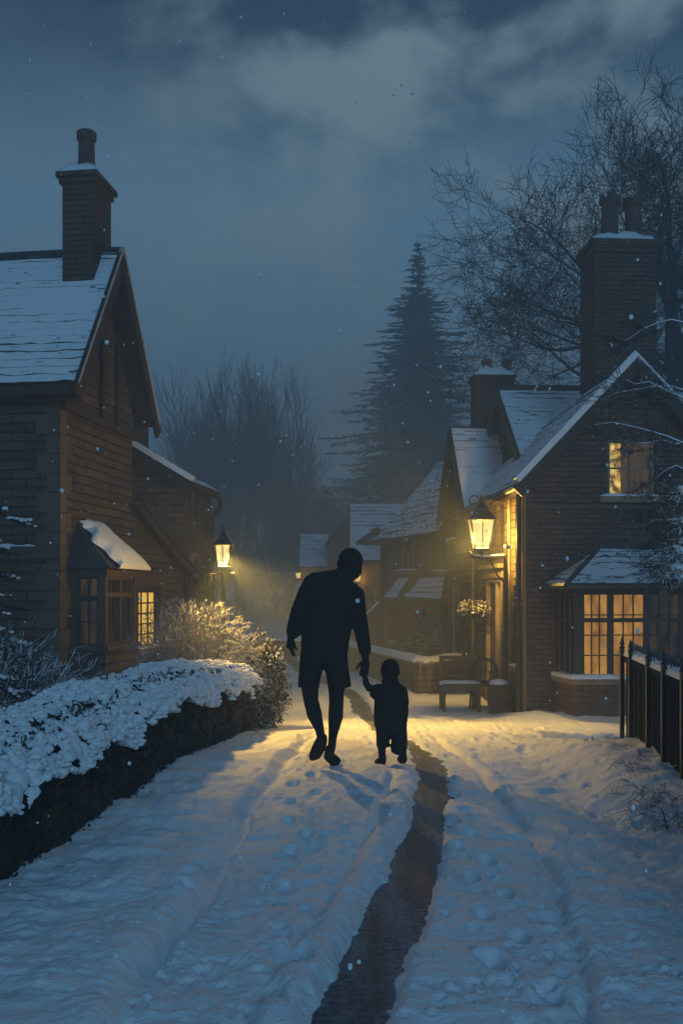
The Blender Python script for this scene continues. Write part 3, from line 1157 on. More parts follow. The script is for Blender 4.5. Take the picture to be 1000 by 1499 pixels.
sb.add(pts, [(i * (nv_ + 1) + j, i * (nv_ + 1) + j + 1, (i + 1) * (nv_ + 1) + j + 1, (i + 1) * (nv_ + 1) + j) for i in range(nu) for j in range(nv_)])
base_n = len(pts)
# skirt of the snow slab down to the slates at the eave
sk = [L.pt(ev + 0.045, eu0 + 0.16 + (eu1 - eu0 - 0.15) * i / nu, ez - 0.005) for i in range(nu + 1)]
sb.add([pts[i * (nv_ + 1)] for i in range(nu + 1)] + sk, [(i, i + 1, nu + 2 + i, nu + 1 + i) for i in range(nu)])
sb.build('roof_snow', [M['snow']], bay, LROOT, smooth=True)

# ================================================================== SECOND LEFT COTTAGE
L2 = Fr((268 - HX) / FPX * 17.6, 17.6, LA)
R2 = (L2.o[0], L2.o[1], gz(17.6))
h2 = empty('gabled_cottage', R2, 'narrow brown cottage with a snow-edged gable beyond the lean-to, beside the garden lantern', 'house')
U2 = L2.on_v(0, 305, 0)[0]
e2 = L2.on_u(0, 281, 700)[1]
v2r = -2.2
r2 = e2 + 2.2 * 0.60
mb = MB()
wall(mb, L2, 'u', 0, -4.4, 0, -1.3, [(-4.4, e2), (v2r, r2), (0, e2)], [(-0.85, -0.35, 1.75, 2.45)], 1)
wall(mb, L2, 'v', 0, 0, U2, -1.3, [(0, e2), (U2, e2)], [(0.42, 0.62, 1.6, 3.0), (0.98, 1.2, 1.6, 3.0), (0.55, 1.0, -0.2, 1.1)], -1)
wall(mb, L2, 'u', U2, -4.4, 0, -1.3, [(-4.4, e2), (v2r, r2), (0, e2)])
wall(mb, L2, 'v', -4.4, 0, U2, -1.3, [(0, e2), (U2, e2)])
mb.build('wall', [M['stone_small']], h2, R2)
mb = MB()
roof_plane(mb, L2.pt(0.2, -0.15, e2 - 0.07), L2.pt(0.2, U2 + 0.15, e2 - 0.07), L2.pt(v2r, U2 + 0.15, r2 + 0.06), L2.pt(v2r, -0.15, r2 + 0.06), 0.2, 0.03)
roof_plane(mb, L2.pt(-4.6, -0.15, e2 - 0.07), L2.pt(-4.6, U2 + 0.15, e2 - 0.07), L2.pt(v2r, U2 + 0.15, r2 + 0.06), L2.pt(v2r, -0.15, r2 + 0.06), 0.2, 0.03)
rf2 = mb.build('roof', [M['roof'], M['slate']], h2, R2)
mb = MB()
L2.beam(mb, (0.22, -0.19, e2 - 0.20), (v2r, -0.19, r2 - 0.05), 0.05, 0.20, 0)
L2.beam(mb, (0.24, -0.19, e2 - 0.035), (v2r, -0.19, r2 + 0.11), 0.14, 0.10, 1)
L2.beam(mb, (-4.62, -0.19, e2 - 0.20), (v2r, -0.19, r2 - 0.05), 0.05, 0.20, 0)
mb.build('barge_board', [M['timber'], M['snow']], rf2, R2)
mb = MB()
for uu in (0.02, 0.30, 0.72, 0.88, 1.30, U2 - 0.1):
    L2.box(mb, 0.002, 0.05, uu, uu + 0.09, -1.2, e2 - 0.14)
L2.box(mb, 0.052, 0.09, 0.0, U2, 1.42, 1.52)
L2.box(mb, 0.002, 0.08, 0.0, U2, e2 - 0.138, e2 - 0.06)
mb.build('wall_timber', [M['timber_brown']], h2, R2)
window(L2, 'v', 0, -1, (0.42, 0.62, 1.6, 3.0), 1, 3, M['glass_dark'], M['frame_dark'], h2, R2, 0.05, 0.03)
window(L2, 'v', 0, -1, (0.98, 1.2, 1.6, 3.0), 1, 3, M['glass_dark'], M['frame_dark'], h2, R2, 0.05, 0.03)
window(L2, 'v', 0, -1, (0.55, 1.0, -0.2, 1.1), 2, 3, M['pane_dim'], M['frame_dark'], h2, R2, 0.05, 0.03)
window(L2, 'u', 0, 1, (-0.85, -0.35, 1.75, 2.45), 2, 2, M['glass_dark'], M['frame_dark'], h2, R2, 0.05, 0.03)
mb = MB()
mb.tube([L2.pt(0.12, -0.1, e2 - 0.12), L2.pt(0.12, U2 + 0.25, e2 - 0.14)], 0.055, 8)
pp = [L2.pt(0.12, U2 + 0.25, e2 - 0.14), L2.pt(0.15, U2 + 0.34, e2 - 0.2), L2.pt(0.15, U2 + 0.36, e2 - 0.32), L2.pt(0.11, U2 + 0.28, e2 - 0.46), L2.pt(0.06, U2 + 0.12, e2 - 0.54), L2.pt(0.05, U2 + 0.08, e2 - 0.66), L2.pt(0.05, U2 + 0.08, -1.2)]
mb.tube(pp, 0.045, 8)
mb.build('drainpipe', [M['iron']], h2, R2)
mb = MB()
su, sz = L2.on_v(0.1, 284, 828)
L2.box(mb, 0.06, 0.10, su - 0.16, su + 0.30, sz - 0.22, sz + 0.24, 0)
pa2 = []
for i in range(11):
    a = math.pi * i / 10
    pa2.append(L2.pt(0.112, su + 0.07 + 0.14 * math.cos(a), sz + 0.03 + 0.13 * math.sin(a)))
pa2 += [L2.pt(0.112, su - 0.07, sz - 0.15), L2.pt(0.112, su + 0.21, sz - 0.15)]
mb.poly(pa2, 1)
mb.build('wall_niche', [M['frame_pale'], M['timber']], h2, R2)
chimney(h2, R2, L2, -1.52, -1.22, 1.2, 1.6, e2 + 0.2, L2.on_u(1.2, 216, 602)[1], [(-1.37, 1.4)], M['brick'], 0.04, 0.06, 0.34, 0.08)

# ================================================================== RIGHT COTTAGE
RA = (420 - HX) / FPX
Rf = Fr(2.76, 14.2, RA)
RR_ = (2.76, 14.2, gz(14.2))
rh_ = empty('corner_cottage', RR_, 'brick corner cottage with a big square chimney, snowy gables and an amber lit bay window', 'house')
zb = -1.2
EV = 3.10
AV, AZ = 1.58, 4.80
WV = 3.25
U_END = Rf.on_v(0, 655, 0)[0]
UG0 = Rf.on_v(0, 690, 0)[0]
UG1 = U_END


def vr(x0, x1, y0, y1):      # rectangle on the street wall from photo pixels
    u0, u1 = Rf.on_v(0, x1, 0)[0], Rf.on_v(0, x0, 0)[0]
    m = (x0 + x1) / 2
    return (u0, u1, Rf.on_v(0, m, y1)[1], Rf.on_v(0, m, y0)[1])


door = vr(713, 735.5, 847, 1000)
door = (door[0], door[1], gz(16.2) - 0.02, door[3])
w_low = vr(753, 764, 857, 975)
w_upr = vr(755, 765, 742, 812)
w_far = vr(661, 673, 856, 968)
w_farup = vr(659, 667, 728, 790)
w_mid = vr(728, 738, 738, 800)
a_l, a_z1 = Rf.on_u(0, 890, 643)
a_r, a_z0 = Rf.on_u(0, 960, 727)
attic = (a_l, a_r, a_z0, a_z1)
mb = MB()
wall(mb, Rf, 'u', 0, 0, WV, zb, [(0, EV), (AV, AZ - 0.08), (WV, EV)], [attic], 1)
GAZ = 4.75
ugm = (UG0 + UG1) / 2
wall(mb, Rf, 'v', WV, 0, U_END, zb, [(0, EV), (U_END, EV)])
wall(mb, Rf, 'u', U_END, 0, WV + 1, zb, [(0, EV), (WV + 1, EV)])
fw_ = mb.build('front_wall', [M['brick']], rh_, RR_)
mb = MB()
wall(mb, Rf, 'v', 0, 0, U_END, zb, [(0, EV), (UG0, EV), (ugm, GAZ - 0.08), (UG1, EV)], [door, w_low, w_upr, w_far, w_farup, w_mid], 1)
mb.build('side_wall', [M['stone_small']], rh_, RR_)
# front gable roof
mb = MB()
OVv, OVu = 0.17, 0.20
rs_ = (AZ - EV) / AV
ee = EV - rs_ * OVv + 0.05
roof_plane(mb, Rf.pt(-OVv, -OVu, ee), Rf.pt(-OVv, UG0 + 0.3, ee), Rf.pt(AV, UG0 + 0.3, AZ), Rf.pt(AV, -OVu, AZ), 0.17, 0.022, 0.1, 0.15)
roof_plane(mb, Rf.pt(WV + OVv, UG0, ee), Rf.pt(WV + OVv, -OVu, ee), Rf.pt(AV, -OVu, AZ), Rf.pt(AV, UG0, AZ), 0.17)
rrf = mb.build('roof', [M['roof'], M['slate']], rh_, RR_)
mb = MB()
for s in (0, 1):
    ve = -OVv - 0.03 if s == 0 else WV + OVv + 0.03
    Rf.beam(mb, (ve, -OVu - 0.03, ee - 0.13), (AV, -OVu - 0.03, AZ - 0.09), 0.05, 0.17, 0)
    Rf.beam(mb, (ve, -OVu + 0.02, ee + 0.05), (AV, -OVu + 0.02, AZ + 0.10), 0.15 if s == 0 else 0.09, 0.09 if s == 0 else 0.03, 1)
mb.build('barge_board', [M['timber'], M['snow']], rrf, RR_)
# street gable at the far end
mb = MB()
roof_plane(mb, Rf.pt(-0.15, UG0 - 0.12, EV - 0.1), Rf.pt(2.6, UG0 - 0.12, EV - 0.1), Rf.pt(2.6, ugm, GAZ + 0.02), Rf.pt(-0.15, ugm, GAZ + 0.02), 0.2)
roof_plane(mb, Rf.pt(2.6, UG1 + 0.12, EV - 0.1), Rf.pt(-0.15, UG1 + 0.12, EV - 0.1), Rf.pt(-0.15, ugm, GAZ + 0.02), Rf.pt(2.6, ugm, GAZ + 0.02), 0.2)
rg = mb.build('street_gable_roof', [M['roof'], M['slate']], rh_, RR_)
mb = MB()
Rf.beam(mb, (-0.19, UG0 - 0.15, EV - 0.2), (-0.19, ugm, GAZ - 0.08), 0.05, 0.2)
Rf.beam(mb, (-0.19, UG1 + 0.15, EV - 0.2), (-0.19, ugm, GAZ - 0.08), 0.05, 0.2)
mb.build('barge_board', [M['timber']], rg, RR_)
# cross block with its own gable set back over the lower roof
CV, CU0, CU1 = 0.80, 3.2, 6.5
CUM, CZ, CE = 4.85, 5.42, 3.92
mb = MB()
wall(mb, Rf, 'v', CV, CU0, CU1, 2.6, [(CU0, CE), (CUM, CZ - 0.1), (CU1, CE)])
wall(mb, Rf, 'u', CU0, CV, 5.4, 2.6, [(CV, CE), (5.4, CE)])
wall(mb, Rf, 'u', CU1, CV, 5.4, -1.2, [(CV, CE), (5.4, CE)])
wall(mb, Rf, 'v', 5.4, CU0, CU1, -1.2, [(CU0, CE), (CUM, CZ - 0.1), (CU1, CE)])
mb.build('upper_wall', [M['brick']], rh_, RR_)
mb = MB()
roof_plane(mb, Rf.pt(CV - 0.14, CU0 - 0.12, CE - 0.06), Rf.pt(5.6, CU0 - 0.12, CE - 0.06), Rf.pt(5.6, CUM, CZ), Rf.pt(CV - 0.14, CUM, CZ), 0.17, 0.022, 0.1, 0.15)
roof_plane(mb, Rf.pt(CV - 0.14, CU1 + 0.12, CE - 0.06), Rf.pt(5.6, CU1 + 0.12, CE - 0.06), Rf.pt(5.6, CUM, CZ), Rf.pt(CV - 0.14, CUM, CZ), 0.17)
ru_ = mb.build('upper_roof', [M['roof'], M['slate']], rh_, RR_)
mb = MB()
ridge_cap(mb, Rf.pt(CV - 0.14, CUM, CZ + 0.03), Rf.pt(5.6, CUM, CZ + 0.03), 0.075)
mb.build('ridge_tile', [M['slate']], ru_, RR_)
mb = MB()
for uu in (CU0 - 0.16, CU1 + 0.16):
    Rf.beam(mb, (CV - 0.18, uu, CE - 0.2), (CV - 0.18, CUM, CZ - 0.1), 0.06, 0.2, 0)
Rf.box(mb, CV - 0.06, CV - 0.003, CUM - 0.06, CUM + 0.06, CE - 0.5, CZ - 0.3, 0)
mb.build('barge_board', [M['timber_brown']], ru_, RR_)
# chimneys
c0 = Rf.on_u(1.6, 870, 345)
c1 = Rf.on_u(1.6, 966, 345)
BIGZ = c0[1] - 0.20
pz = Rf.on_u(2.0, 893, 0)[0], Rf.on_u(2.0, 931, 0)[0]
chimney(rh_, RR_, Rf, c0[0] + 0.05, c1[0], 1.75, 2.5, 3.2, BIGZ, [(pz[0], 2.0), (pz[1], 2.1)], M['brick'], 0.06, 0.15, 0.84, 0.20)
s0 = Rf.on_u(6.6, 697, 552)
s1 = Rf.on_u(6.6, 736, 552)
sp = Rf.on_u(6.9, 713, 0)[0], Rf.on_u(6.9, 742, 0)[0]
chimney(rh_, RR_, Rf, s0[0], s1[0] + 0.25, 6.6, 7.2, 2.8, s0[1] - 0.05, [(sp[0], 6.9), (sp[1], 6.9)], M['brick'], 0.06, 0.11, 0.40, 0.10)
# attic window, sill, plinth course
window(Rf, 'u', 0, 1, attic, 2, 2, [(0, 0.31, M['pane_attic']), (0.31, 1, M['pane_dusky'])], M['frame_pale'], rh_, RR_, 0.04, 0.05, 0.025, (0.12, 0.06))
mb = MB()
zc = Rf.on_u(0, 830, 739)[1]
Rf.box(mb, 0.0, WV, -0.05, -0.002, zc - 0.07, zc)
mb.build('string_course', [m_simple('drip_stone', (0.085, 0.07, 0.058), (0.06, 0.05, 0.044), 6)], rh_, RR_)
# side wall windows
window(Rf, 'v', 0, 1, w_low, 1, 2, M['glass_dark'], M['frame_dark'], rh_, RR_, 0.05, 0.03, 0.02, (0.06, 0.07))
window(Rf, 'v', 0, 1, w_upr, 1, 2, M['glass_dark'], M['frame_dark'], rh_, RR_, 0.05, 0.03)
window(Rf, 'v', 0, 1, w_mid, 1, 2, M['glass_dark'], M['frame_dark'], rh_, RR_, 0.05, 0.03)
window(Rf, 'v', 0, 1, w_far, 1, 2, M['glass_dark'], M['frame_pale'], rh_, RR_, 0.03, 0.05, 0.03, (0.08, 0.10))
window(Rf, 'v', 0, 1, w_farup, 1, 2, M['glass_dark'], M['frame_dark'], rh_, RR_, 0.05, 0.04, 0.02, (0.06, 0.08))
# door: leaf with a small light above, side light, frame and hood
mb = MB()
du0, du1, dz0, dz1 = door
ds = du0 + (du1 - du0) * 0.36
Rf.box(mb, 0.05, 0.10, ds + 0.03, du1 - 0.05, dz0, dz1 - 0.06, 0)
Rf.box(mb, 0.035, 0.049, ds + 0.12, du1 - 0.14, dz0 + 0.15, dz0 + 0.75, 0)
Rf.box(mb, 0.035, 0.049, ds + 0.12, du1 - 0.14, dz0 + 0.85, dz0 + 1.30, 0)
dd = mb.build('door', [M['timber_brown']], rh_, RR_)
mb = MB()
Rf.box(mb, 0.034, 0.048, ds + 0.16, du1 - 0.18, dz1 - 0.45, dz1 - 0.13)
mb.build('door_light', [M['glass_dark']], dd, RR_)
mb = MB()
mb.ellipsoid(Rf.pt(0.01, ds + 0.10, dz0 + 0.95), (0.03, 0.03, 0.03), 10, 6)
mb.build('handle', [M['iron']], dd, RR_)
mb = MB()
Rf.box(mb, -0.02, 0.10, du0 - 0.001, du0 + 0.06, dz0, dz1 - 0.001)
Rf.box(mb, -0.02, 0.10, du1 - 0.06, du1 + 0.001, dz0, dz1 - 0.001)
Rf.box(mb, -0.015, 0.10, ds - 0.03, ds + 0.03, dz0, dz1 - 0.06)
Rf.box(mb, -0.02, 0.10, du0 + 0.06, du1 - 0.06, dz1 - 0.06, dz1 - 0.001)
dfr = mb.build('door_frame', [M['frame_pale']], rh_, RR_)
mb = MB()
mb.poly([Rf.pt(0.06, du0 + 0.06, dz0), Rf.pt(0.06, ds - 0.03, dz0), Rf.pt(0.06, ds - 0.03, dz1 - 0.06), Rf.pt(0.06, du0 + 0.06, dz1 - 0.06)])
mb.build('side_light', [M['glass_dark']], dfr, RR_)
mb = MB()
Rf.box(mb, -0.05, -0.003, du0 - 0.12, du1 + 0.15, dz1 + 0.01, dz1 + 0.17)
Rf.box(mb, -0.11, -0.003, du0 - 0.18, du1 + 0.21, dz1 + 0.171, dz1 + 0.24)
mb.build('door_lintel', [M['lintel']], rh_, RR_)
# dressed strips and downpipe on the street wall
for px_ in (770.5, 748.5, 694):
    mb = MB()
    uu = Rf.on_v(0, px_, 0)[0]
    Rf.box(mb, -0.028, -0.003, uu - 0.02, uu + 0.12, zb, EV - 0.12)
    mb.build('pilaster', [M['lintel']], rh_, RR_)
mb = MB()
uu = Rf.on_v(0, 767.5, 0)[0]
mb.tube([Rf.pt(-0.08, uu, EV - 0.12), Rf.pt(-0.08, uu, -0.7)], 0.045, 8)
mb.tube([Rf.pt(-OVv - 0.04, -OVu, ee - 0.04), Rf.pt(-OVv - 0.04, UG0 + 0.2, ee - 0.05)], 0.055, 8)
mb.build('gutter', [M['iron']], rh_, RR_)
mb = MB()
Rf.box(mb, -OVv, -0.003, -OVu + 0.04, UG0 + 0.2, ee - 0.11, ee - 0.06)
mb.build('soffit', [M['timber_brown']], rh_, RR_)
# doorbell lamp
du_, dz_ = Rf.on_v(-0.05, 707, 898)
mb = MB()
mb.ellipsoid(Rf.pt(-0.06, du_, dz_), (0.05, 0.05, 0.06), 10, 8)
dl = mb.build('door_lamp', [m_emit('door_lamp_glass', (1, .72, .3), (1, .8, .4), 1.3)], rh_, RR_)
# bay window on the front
byu = -0.68
bl = Rf.on_u(byu, 842, 0)[0]
b_base = Rf.on_u(byu, 870, 1056)[1] - 0.5
b_sill = Rf.on_u(byu, 870, 992)[1]
b_head = Rf.on_u(byu, 870, 866)[1]
b_right = bl + 2.1
cant = 0.10
plan = [(bl - cant, -0.003), (bl, byu), (b_right, byu), (b_right + cant, -0.003)]


def extr(mb, plan, z0, z1, mat):
    n = len(plan)
    P = [Rf.pt(a, b, z0) for a, b in plan] + [Rf.pt(a, b, z1) for a, b in plan]
    mb.add(P, [tuple(range(n - 1, -1, -1)), tuple(range(n, 2 * n))] + [(i, (i + 1) % n, n + (i + 1) % n, n + i) for i in range(n)], mat)


def grow_plan(p, d):
    return [(p[0][0] - d, p[0][1]), (p[1][0] - d * 0.9, p[1][1] - d), (p[2][0] + d * 0.9, p[2][1] - d), (p[3][0] + d, p[3][1])]


mb = MB()
extr(mb, plan, b_base, b_sill - 0.10, 0)
extr(mb, grow_plan(plan, 0.05), b_sill - 0.099, b_sill - 0.02, 1)
extr(mb, grow_plan(plan, 0.02), b_head, b_head + 0.08, 2)
for (a, b) in ((bl - cant + 0.02, -0.1), (bl + 0.005, byu + 0.002), (b_right - 0.10, byu + 0.002), (b_right + cant - 0.12, -0.1)):
    Rf.box(mb, a, a + 0.095, b, b + 0.095, b_sill - 0.019, b_head - 0.001, 2)
rbay = mb.build('bay_window', [M['brick_warm'], M['lintel'], M['frame_dark']], rh_, RR_)
b_tr = Rf.on_u(byu, 870, 908)[1]
nlt = 4
lw_ = (b_right - bl) / nlt
for i in range(nlt):
    rect = (bl + i * lw_ + (0.10 if i == 0 else 0.0), bl + (i + 1) * lw_ - (0.10 if i == nlt - 1 else 0.0), b_sill - 0.019, b_head)
    window(Rf, 'u', byu, 1, rect, 3, 4, M['pane_amber'] if i < 2 else M['pane_dim'], M['frame_dark'], rbay, RR_, 0.02, 0.045, 0.016, None, b_tr, 'window_frame')
for (xa, xb) in ((bl - cant, bl), (b_right + cant, b_right)):
    mb = MB()
    sg_ = 0.03 if xb > xa else -0.03
    mb.poly([Rf.pt(xa + sg_, -0.06, b_sill), Rf.pt(xb + sg_, byu + 0.09, b_sill), Rf.pt(xb + sg_, byu + 0.09, b_head), Rf.pt(xa + sg_, -0.06, b_head)])
    sp_ = mb.build('side_pane', [M['glass_dark']], rbay, RR_)
    mb = MB()
    for zz in (b_sill + 0.03, b_tr, b_head - 0.04):
        mb.tube([Rf.pt(xa + sg_ * 0.6, -0.06, zz), Rf.pt(xb + sg_ * 0.6, byu + 0.09, zz)], 0.025, 4)
    for f_ in (0.2, 0.5, 0.8):
        uu = -0.06 + (byu + 0.15) * f_
        xx = xa + (xb - xa) * f_ + sg_ * 0.6
        mb.tube([Rf.pt(xx, uu, b_sill), Rf.pt(xx, uu, b_head)], 0.022, 4)
    mb.build('side_frame', [M['frame_dark']], rbay, RR_)
mb = MB()       # snow on the sill
ctr = grow_plan(plan, 0.05)
for (p, q) in ((ctr[0], ctr[1]), (ctr[1], ctr[2])):
    n = 16
    prev = None
    for i in range(n + 1):
        t = i / n
        a, b = p[0] + (q[0] - p[0]) * t, p[1] + (q[1] - p[1]) * t
        inx = (0.06 if q is ctr[2] else 0.0), (0.09)
        hh = 0.05 + 0.03 * random.random()
        ring = [Rf.pt(a - 0.01, b - 0.01, b_sill - 0.019), Rf.pt(a, b, b_sill - 0.02 + hh * 0.8), Rf.pt(a + (0.07 if p is ctr[0] else 0), b + 0.07, b_sill - 0.02 + hh)]
        if prev:
            for j in range(2):
                mb.poly([prev[j], prev[j + 1], ring[j + 1], ring[j]])
        prev = ring
mb.build('sill_snow', [M['snow']], rbay, RR_, smooth=True)
mb = MB()
rz = Rf.on_u(0, 900, 800)[1]
ez_ = b_head + 0.082
ov = grow_plan(plan, 0.20)
E0, E1, E2, E3 = [Rf.pt(a, b, ez_) for a, b in ov]
tl, tr = Rf.on_u(-0.01, 882, 0)[0], b_right - 0.35
T0, T1 = Rf.pt(tl, -0.004, rz), Rf.pt(tr, -0.004, rz)
roof_plane(mb, E1, E2, T1, T0, 0.17, 0.03, 0.05, 0.14)
roof_plane(mb, E0, E1, T0, T0, 0.17, 0.03, 0.05, 0.14)
roof_plane(mb, E2, E3, T1, T1, 0.17, 0.03, 0.05, 0.14)
mb.tube([Rf.pt(tl - 0.05, -0.05, rz + 0.01), Rf.pt(tr + 0.05, -0.05, rz + 0.01)], 0.06, 6, 1)
mb.tube([Vector(E1) + Vector((0, 0, .03)), Vector(T0) + Vector((0, 0, .02))], 0.035, 6, 1)
mb.tube([Vector(E0) + Vector((0, 0, .03)), Vector(T0) + Vector((0, -0.02, .03))], 0.035, 6, 1)
mb.tube([E0, E1], 0.045, 6, 1)
mb.tube([E1, E2], 0.045, 6, 1)
mb.tube([E2, E3], 0.045, 6, 1)
mb.build('bay_roof', [M['roof_bare'], M['slate']], rbay, RR_)

# ================================================================== MIDDLE ROW
Mf = Fr((648 - HX) / FPX * 23.2, 23.2, -0.275)
RM = (Mf.o[0], Mf.o[1], gz(23))
mh = empty('brick_house', RM, 'brown brick house with two snowy porch canopies beyond the garden wall', 'house')
MU = Mf.on_v(0, 561, 0)[0]
me_ = 3.04


def mr(x0, x1, y0, y1):
    u0, u1 = Mf.on_v(0, x1, 0)[0], Mf.on_v(0, x0, 0)[0]
    m = (x0 + x1) / 2
    return (u0, u1, Mf.on_v(0, m, y1)[1], Mf.on_v(0, m, y0)[1])


mw = [mr(585, 598, 791, 835), mr(600, 610, 791, 835), mr(640, 648, 785, 836), mr(572, 580, 885, 940), mr(614, 640, 885, 935)]
mb = MB()
wall(mb, Mf, 'v', 0, 0, MU, -1.5, [(0, me_), (MU, me_)], mw, 1)
wall(mb, Mf, 'u', 0, 0, 3.6, -1.5, [(0, me_), (1.8, 5.1), (3.6, me_)])
wall(mb, Mf, 'u', MU, 0, 3.6, -1.5, [(0, me_), (1.8, 5.1), (3.6, me_)])
wall(mb, Mf, 'v', 3.6, 0, MU, -1.5, [(0, me_), (MU, me_)])
mb.build('wall', [M['brick_warm']], mh, RM)
mb = MB()
roof_plane(mb, Mf.pt(-0.22, -0.15, me_ - 0.2), Mf.pt(-0.22, MU + 0.25, me_ - 0.2), Mf.pt(1.8, MU + 0.25, 5.2), Mf.pt(1.8, -0.15, 5.2), 0.24, 0.05, 0.1, 0.2)
roof_plane(mb, Mf.pt(3.82, MU + 0.25, me_ - 0.2), Mf.pt(3.82, -0.15, me_ - 0.2), Mf.pt(1.8, -0.15, 5.2), Mf.pt(1.8, MU + 0.25, 5.2), 0.24, 0.05)
mrf = mb.build('roof', [M['roof_bare'], M['slate']], mh, RM)
mb = MB()
mb.tube([Mf.pt(-0.27, -0.15, me_ - 0.26), Mf.pt(-0.27, MU + 0.25, me_ - 0.26)], 0.06, 7)
mb.tube([Mf.pt(-0.06, MU - 0.1, me_ - 0.3), Mf.pt(-0.06, MU - 0.1, -1)], 0.05, 7)
mb.build('gutter', [M['timber']], mrf, RM)
for i, r_ in enumerate(mw):
    window(Mf, 'v', 0, 1, r_, 1, 2, M['glass_dark'], M['frame_pale'] if i < 3 else M['frame_dark'], mh, RM, 0.06, 0.05, 0.03, (0.06, 0.12))
for (x0, x1, xt0, xt1) in ((567, 585, 585, 600), (598, 652, 616, 652)):
    u1, zc0 = Mf.on_v(-0.45, x0, 875)
    u0 = Mf.on_v(-0.45, x1, 875)[0]
    t1, t0 = Mf.on_v(0, xt0, 0)[0], Mf.on_v(0, xt1, 0)[0]
    zt = Mf.on_v(0, (xt0 + xt1) / 2, 846)[1]
    mb = MB()
    roof_plane(mb, Mf.pt(-0.55, u0, zc0), Mf.pt(-0.55, u1, zc0), Mf.pt(-0.004, t1, zt), Mf.pt(-0.004, t0, zt), 0.3, 0.04, 0.06, 0.2)
    Mf.box(mb, -0.5, -0.003, u0 + 0.05, u1 - 0.05, zc0 - 0.22, zc0 - 0.11, 1)
    pc = mb.build('porch_canopy', [M['roof'], M['slate']], mh, RM)
    for uu in (u0 + 0.1, u1 - 0.12):
        mb = MB()
        mb.tube([Mf.pt(-0.45, uu, zc0 - 0.15), Mf.pt(-0.40, uu, zc0 - 0.35), Mf.pt(-0.03, uu, zc0 - 0.75)], 0.035, 6)
        mb.build('bracket', [M['timber']], pc, RM)

# house behind with roof facing the lane
F2 = Fr((517 - HX) / FPX * 32.0, 32.0, 0.02)
RB = (F2.o[0], F2.o[1], gz(32))
bh = empty('lane_house', RB, 'small house with smooth snowy roof between the brick house and the farthest cottage', 'house')
be = F2.on_u(0, 540, 814)[1]
br_ = F2.on_u(2.0, 540, 738)[1]
mb = MB()
lw3 = [(0.35, 0.75, 0.3, 1.3)]
wall(mb, F2, 'u', 0, 0, 3.6, -1.6, [(0, be), (3.6, be)], lw3, 1)
wall(mb, F2, 'v', 0, 0, 4.0, -1.6, [(0, be), (2.0, br_ - 0.05), (4.0, be)], [], 1)
wall(mb, F2, 'v', 3.6, 0, 4.0, -1.6, [(0, be), (2.0, br_ - 0.05), (4.0, be)])
wall(mb, F2, 'u', 4.0, 0, 3.6, -1.6, [(0, be), (3.6, be)])
mb.build('wall', [M['brick_warm']], bh, RB)
mb = MB()
roof_plane(mb, F2.pt(-0.12, -0.2, be - 0.15), F2.pt(3.7, -0.2, be - 0.15), F2.pt(3.7, 2.0, br_), F2.pt(-0.12, 2.0, br_), 0.2, 0.045, 0.1, 0.2)
roof_plane(mb, F2.pt(3.7, 4.2, be - 0.15), F2.pt(-0.12, 4.2, be - 0.15), F2.pt(-0.12, 2.0, br_), F2.pt(3.7, 2.0, br_), 0.2, 0.04)
mb.build('roof', [M['roof'], M['slate']], bh, RB)
mb = MB()
F2.beam(mb, (-0.16, -0.24, be - 0.25), (-0.16, 2.0, br_ - 0.08), 0.06, 0.22)
F2.beam(mb, (-0.16, 4.24, be - 0.25), (-0.16, 2.0, br_ - 0.08), 0.06, 0.22)
mb.build('barge_board', [M['timber_brown']], bh, RB)
window(F2, 'u', 0, 1, lw3[0], 2, 3, M['glass_dark'], M['frame_pale'], bh, RB, 0.05, 0.04, 0.025, (0.08, 0.1))
# a snow-topped dormer on its slope
mb = MB()
dv, dz_ = F2.on_u(0.6, 552, 806)
F2.box(mb, dv - 0.5, dv + 0.5, 0.35, 1.5, be, be + 0.55, 1)
roof_plane(mb, F2.pt(dv - 0.7, 0.2, be + 0.5), F2.pt(dv - 0.7, 1.8, be + 0.5), F2.pt(dv, 1.8, be + 1.0), F2.pt(dv, 0.2, be + 1.0), 0.2)
roof_plane(mb, F2.pt(dv + 0.7, 0.2, be + 0.5), F2.pt(dv + 0.7, 1.8, be + 0.5), F2.pt(dv, 1.8, be + 1.0), F2.pt(dv, 0.2, be + 1.0), 0.2)
mb.build('dormer', [M['roof'], M['slate']], bh, RB)

# farthest cottage
F3 = Fr((441 - HX) / FPX * 44.0, 44.0, 0.0)
RC = (F3.o[0], F3.o[1], gz(44))
ch_ = empty('far_cottage', RC, 'farthest hazy cottage with a pale blue snowy roof at the end of the lane', 'house')
ce = F3.on_u(0, 460, 826)[1]
cr = F3.on_u(1.8, 460, 782)[1]
fx = F3.on_u(0, 480, 0)[0]
fe = F3.on_u(-0.6, 510, 0)[0] + 0.35
fa = F3.on_u(-0.6, 495, 762)[1]
mb = MB()
wall(mb, F3, 'u', 0, 0, fx, -1.8, [(0, ce), (fx, ce)], [(0.15, 0.5, 0.2, 1.0)], 1)
wall(mb, F3, 'v', 0, 0, 3.6, -1.8, [(0, ce), (1.8, cr), (3.6, ce)])
wall(mb, F3, 'u', -0.6, fx, fe, -1.8, [(fx, fa - 1.0), ((fx + fe) / 2 + 0.1, fa), (fe, fa - 1.0)], [], 1)
wall(mb, F3, 'v', fx, -0.6, 3.6, -1.8, [(-0.6, fa - 1.0), (3.6, fa - 1.0)])
wall(mb, F3, 'v', fe, -0.6, 3.6, -1.8, [(-0.6, fa - 1.0), (3.6, fa - 1.0)])
wall(mb, F3, 'u', 3.6, 0, fe, -1.8, [(0, ce), (fe, ce)])
mb.build('wall', [M['brick_warm']], ch_, RC)
mb = MB()
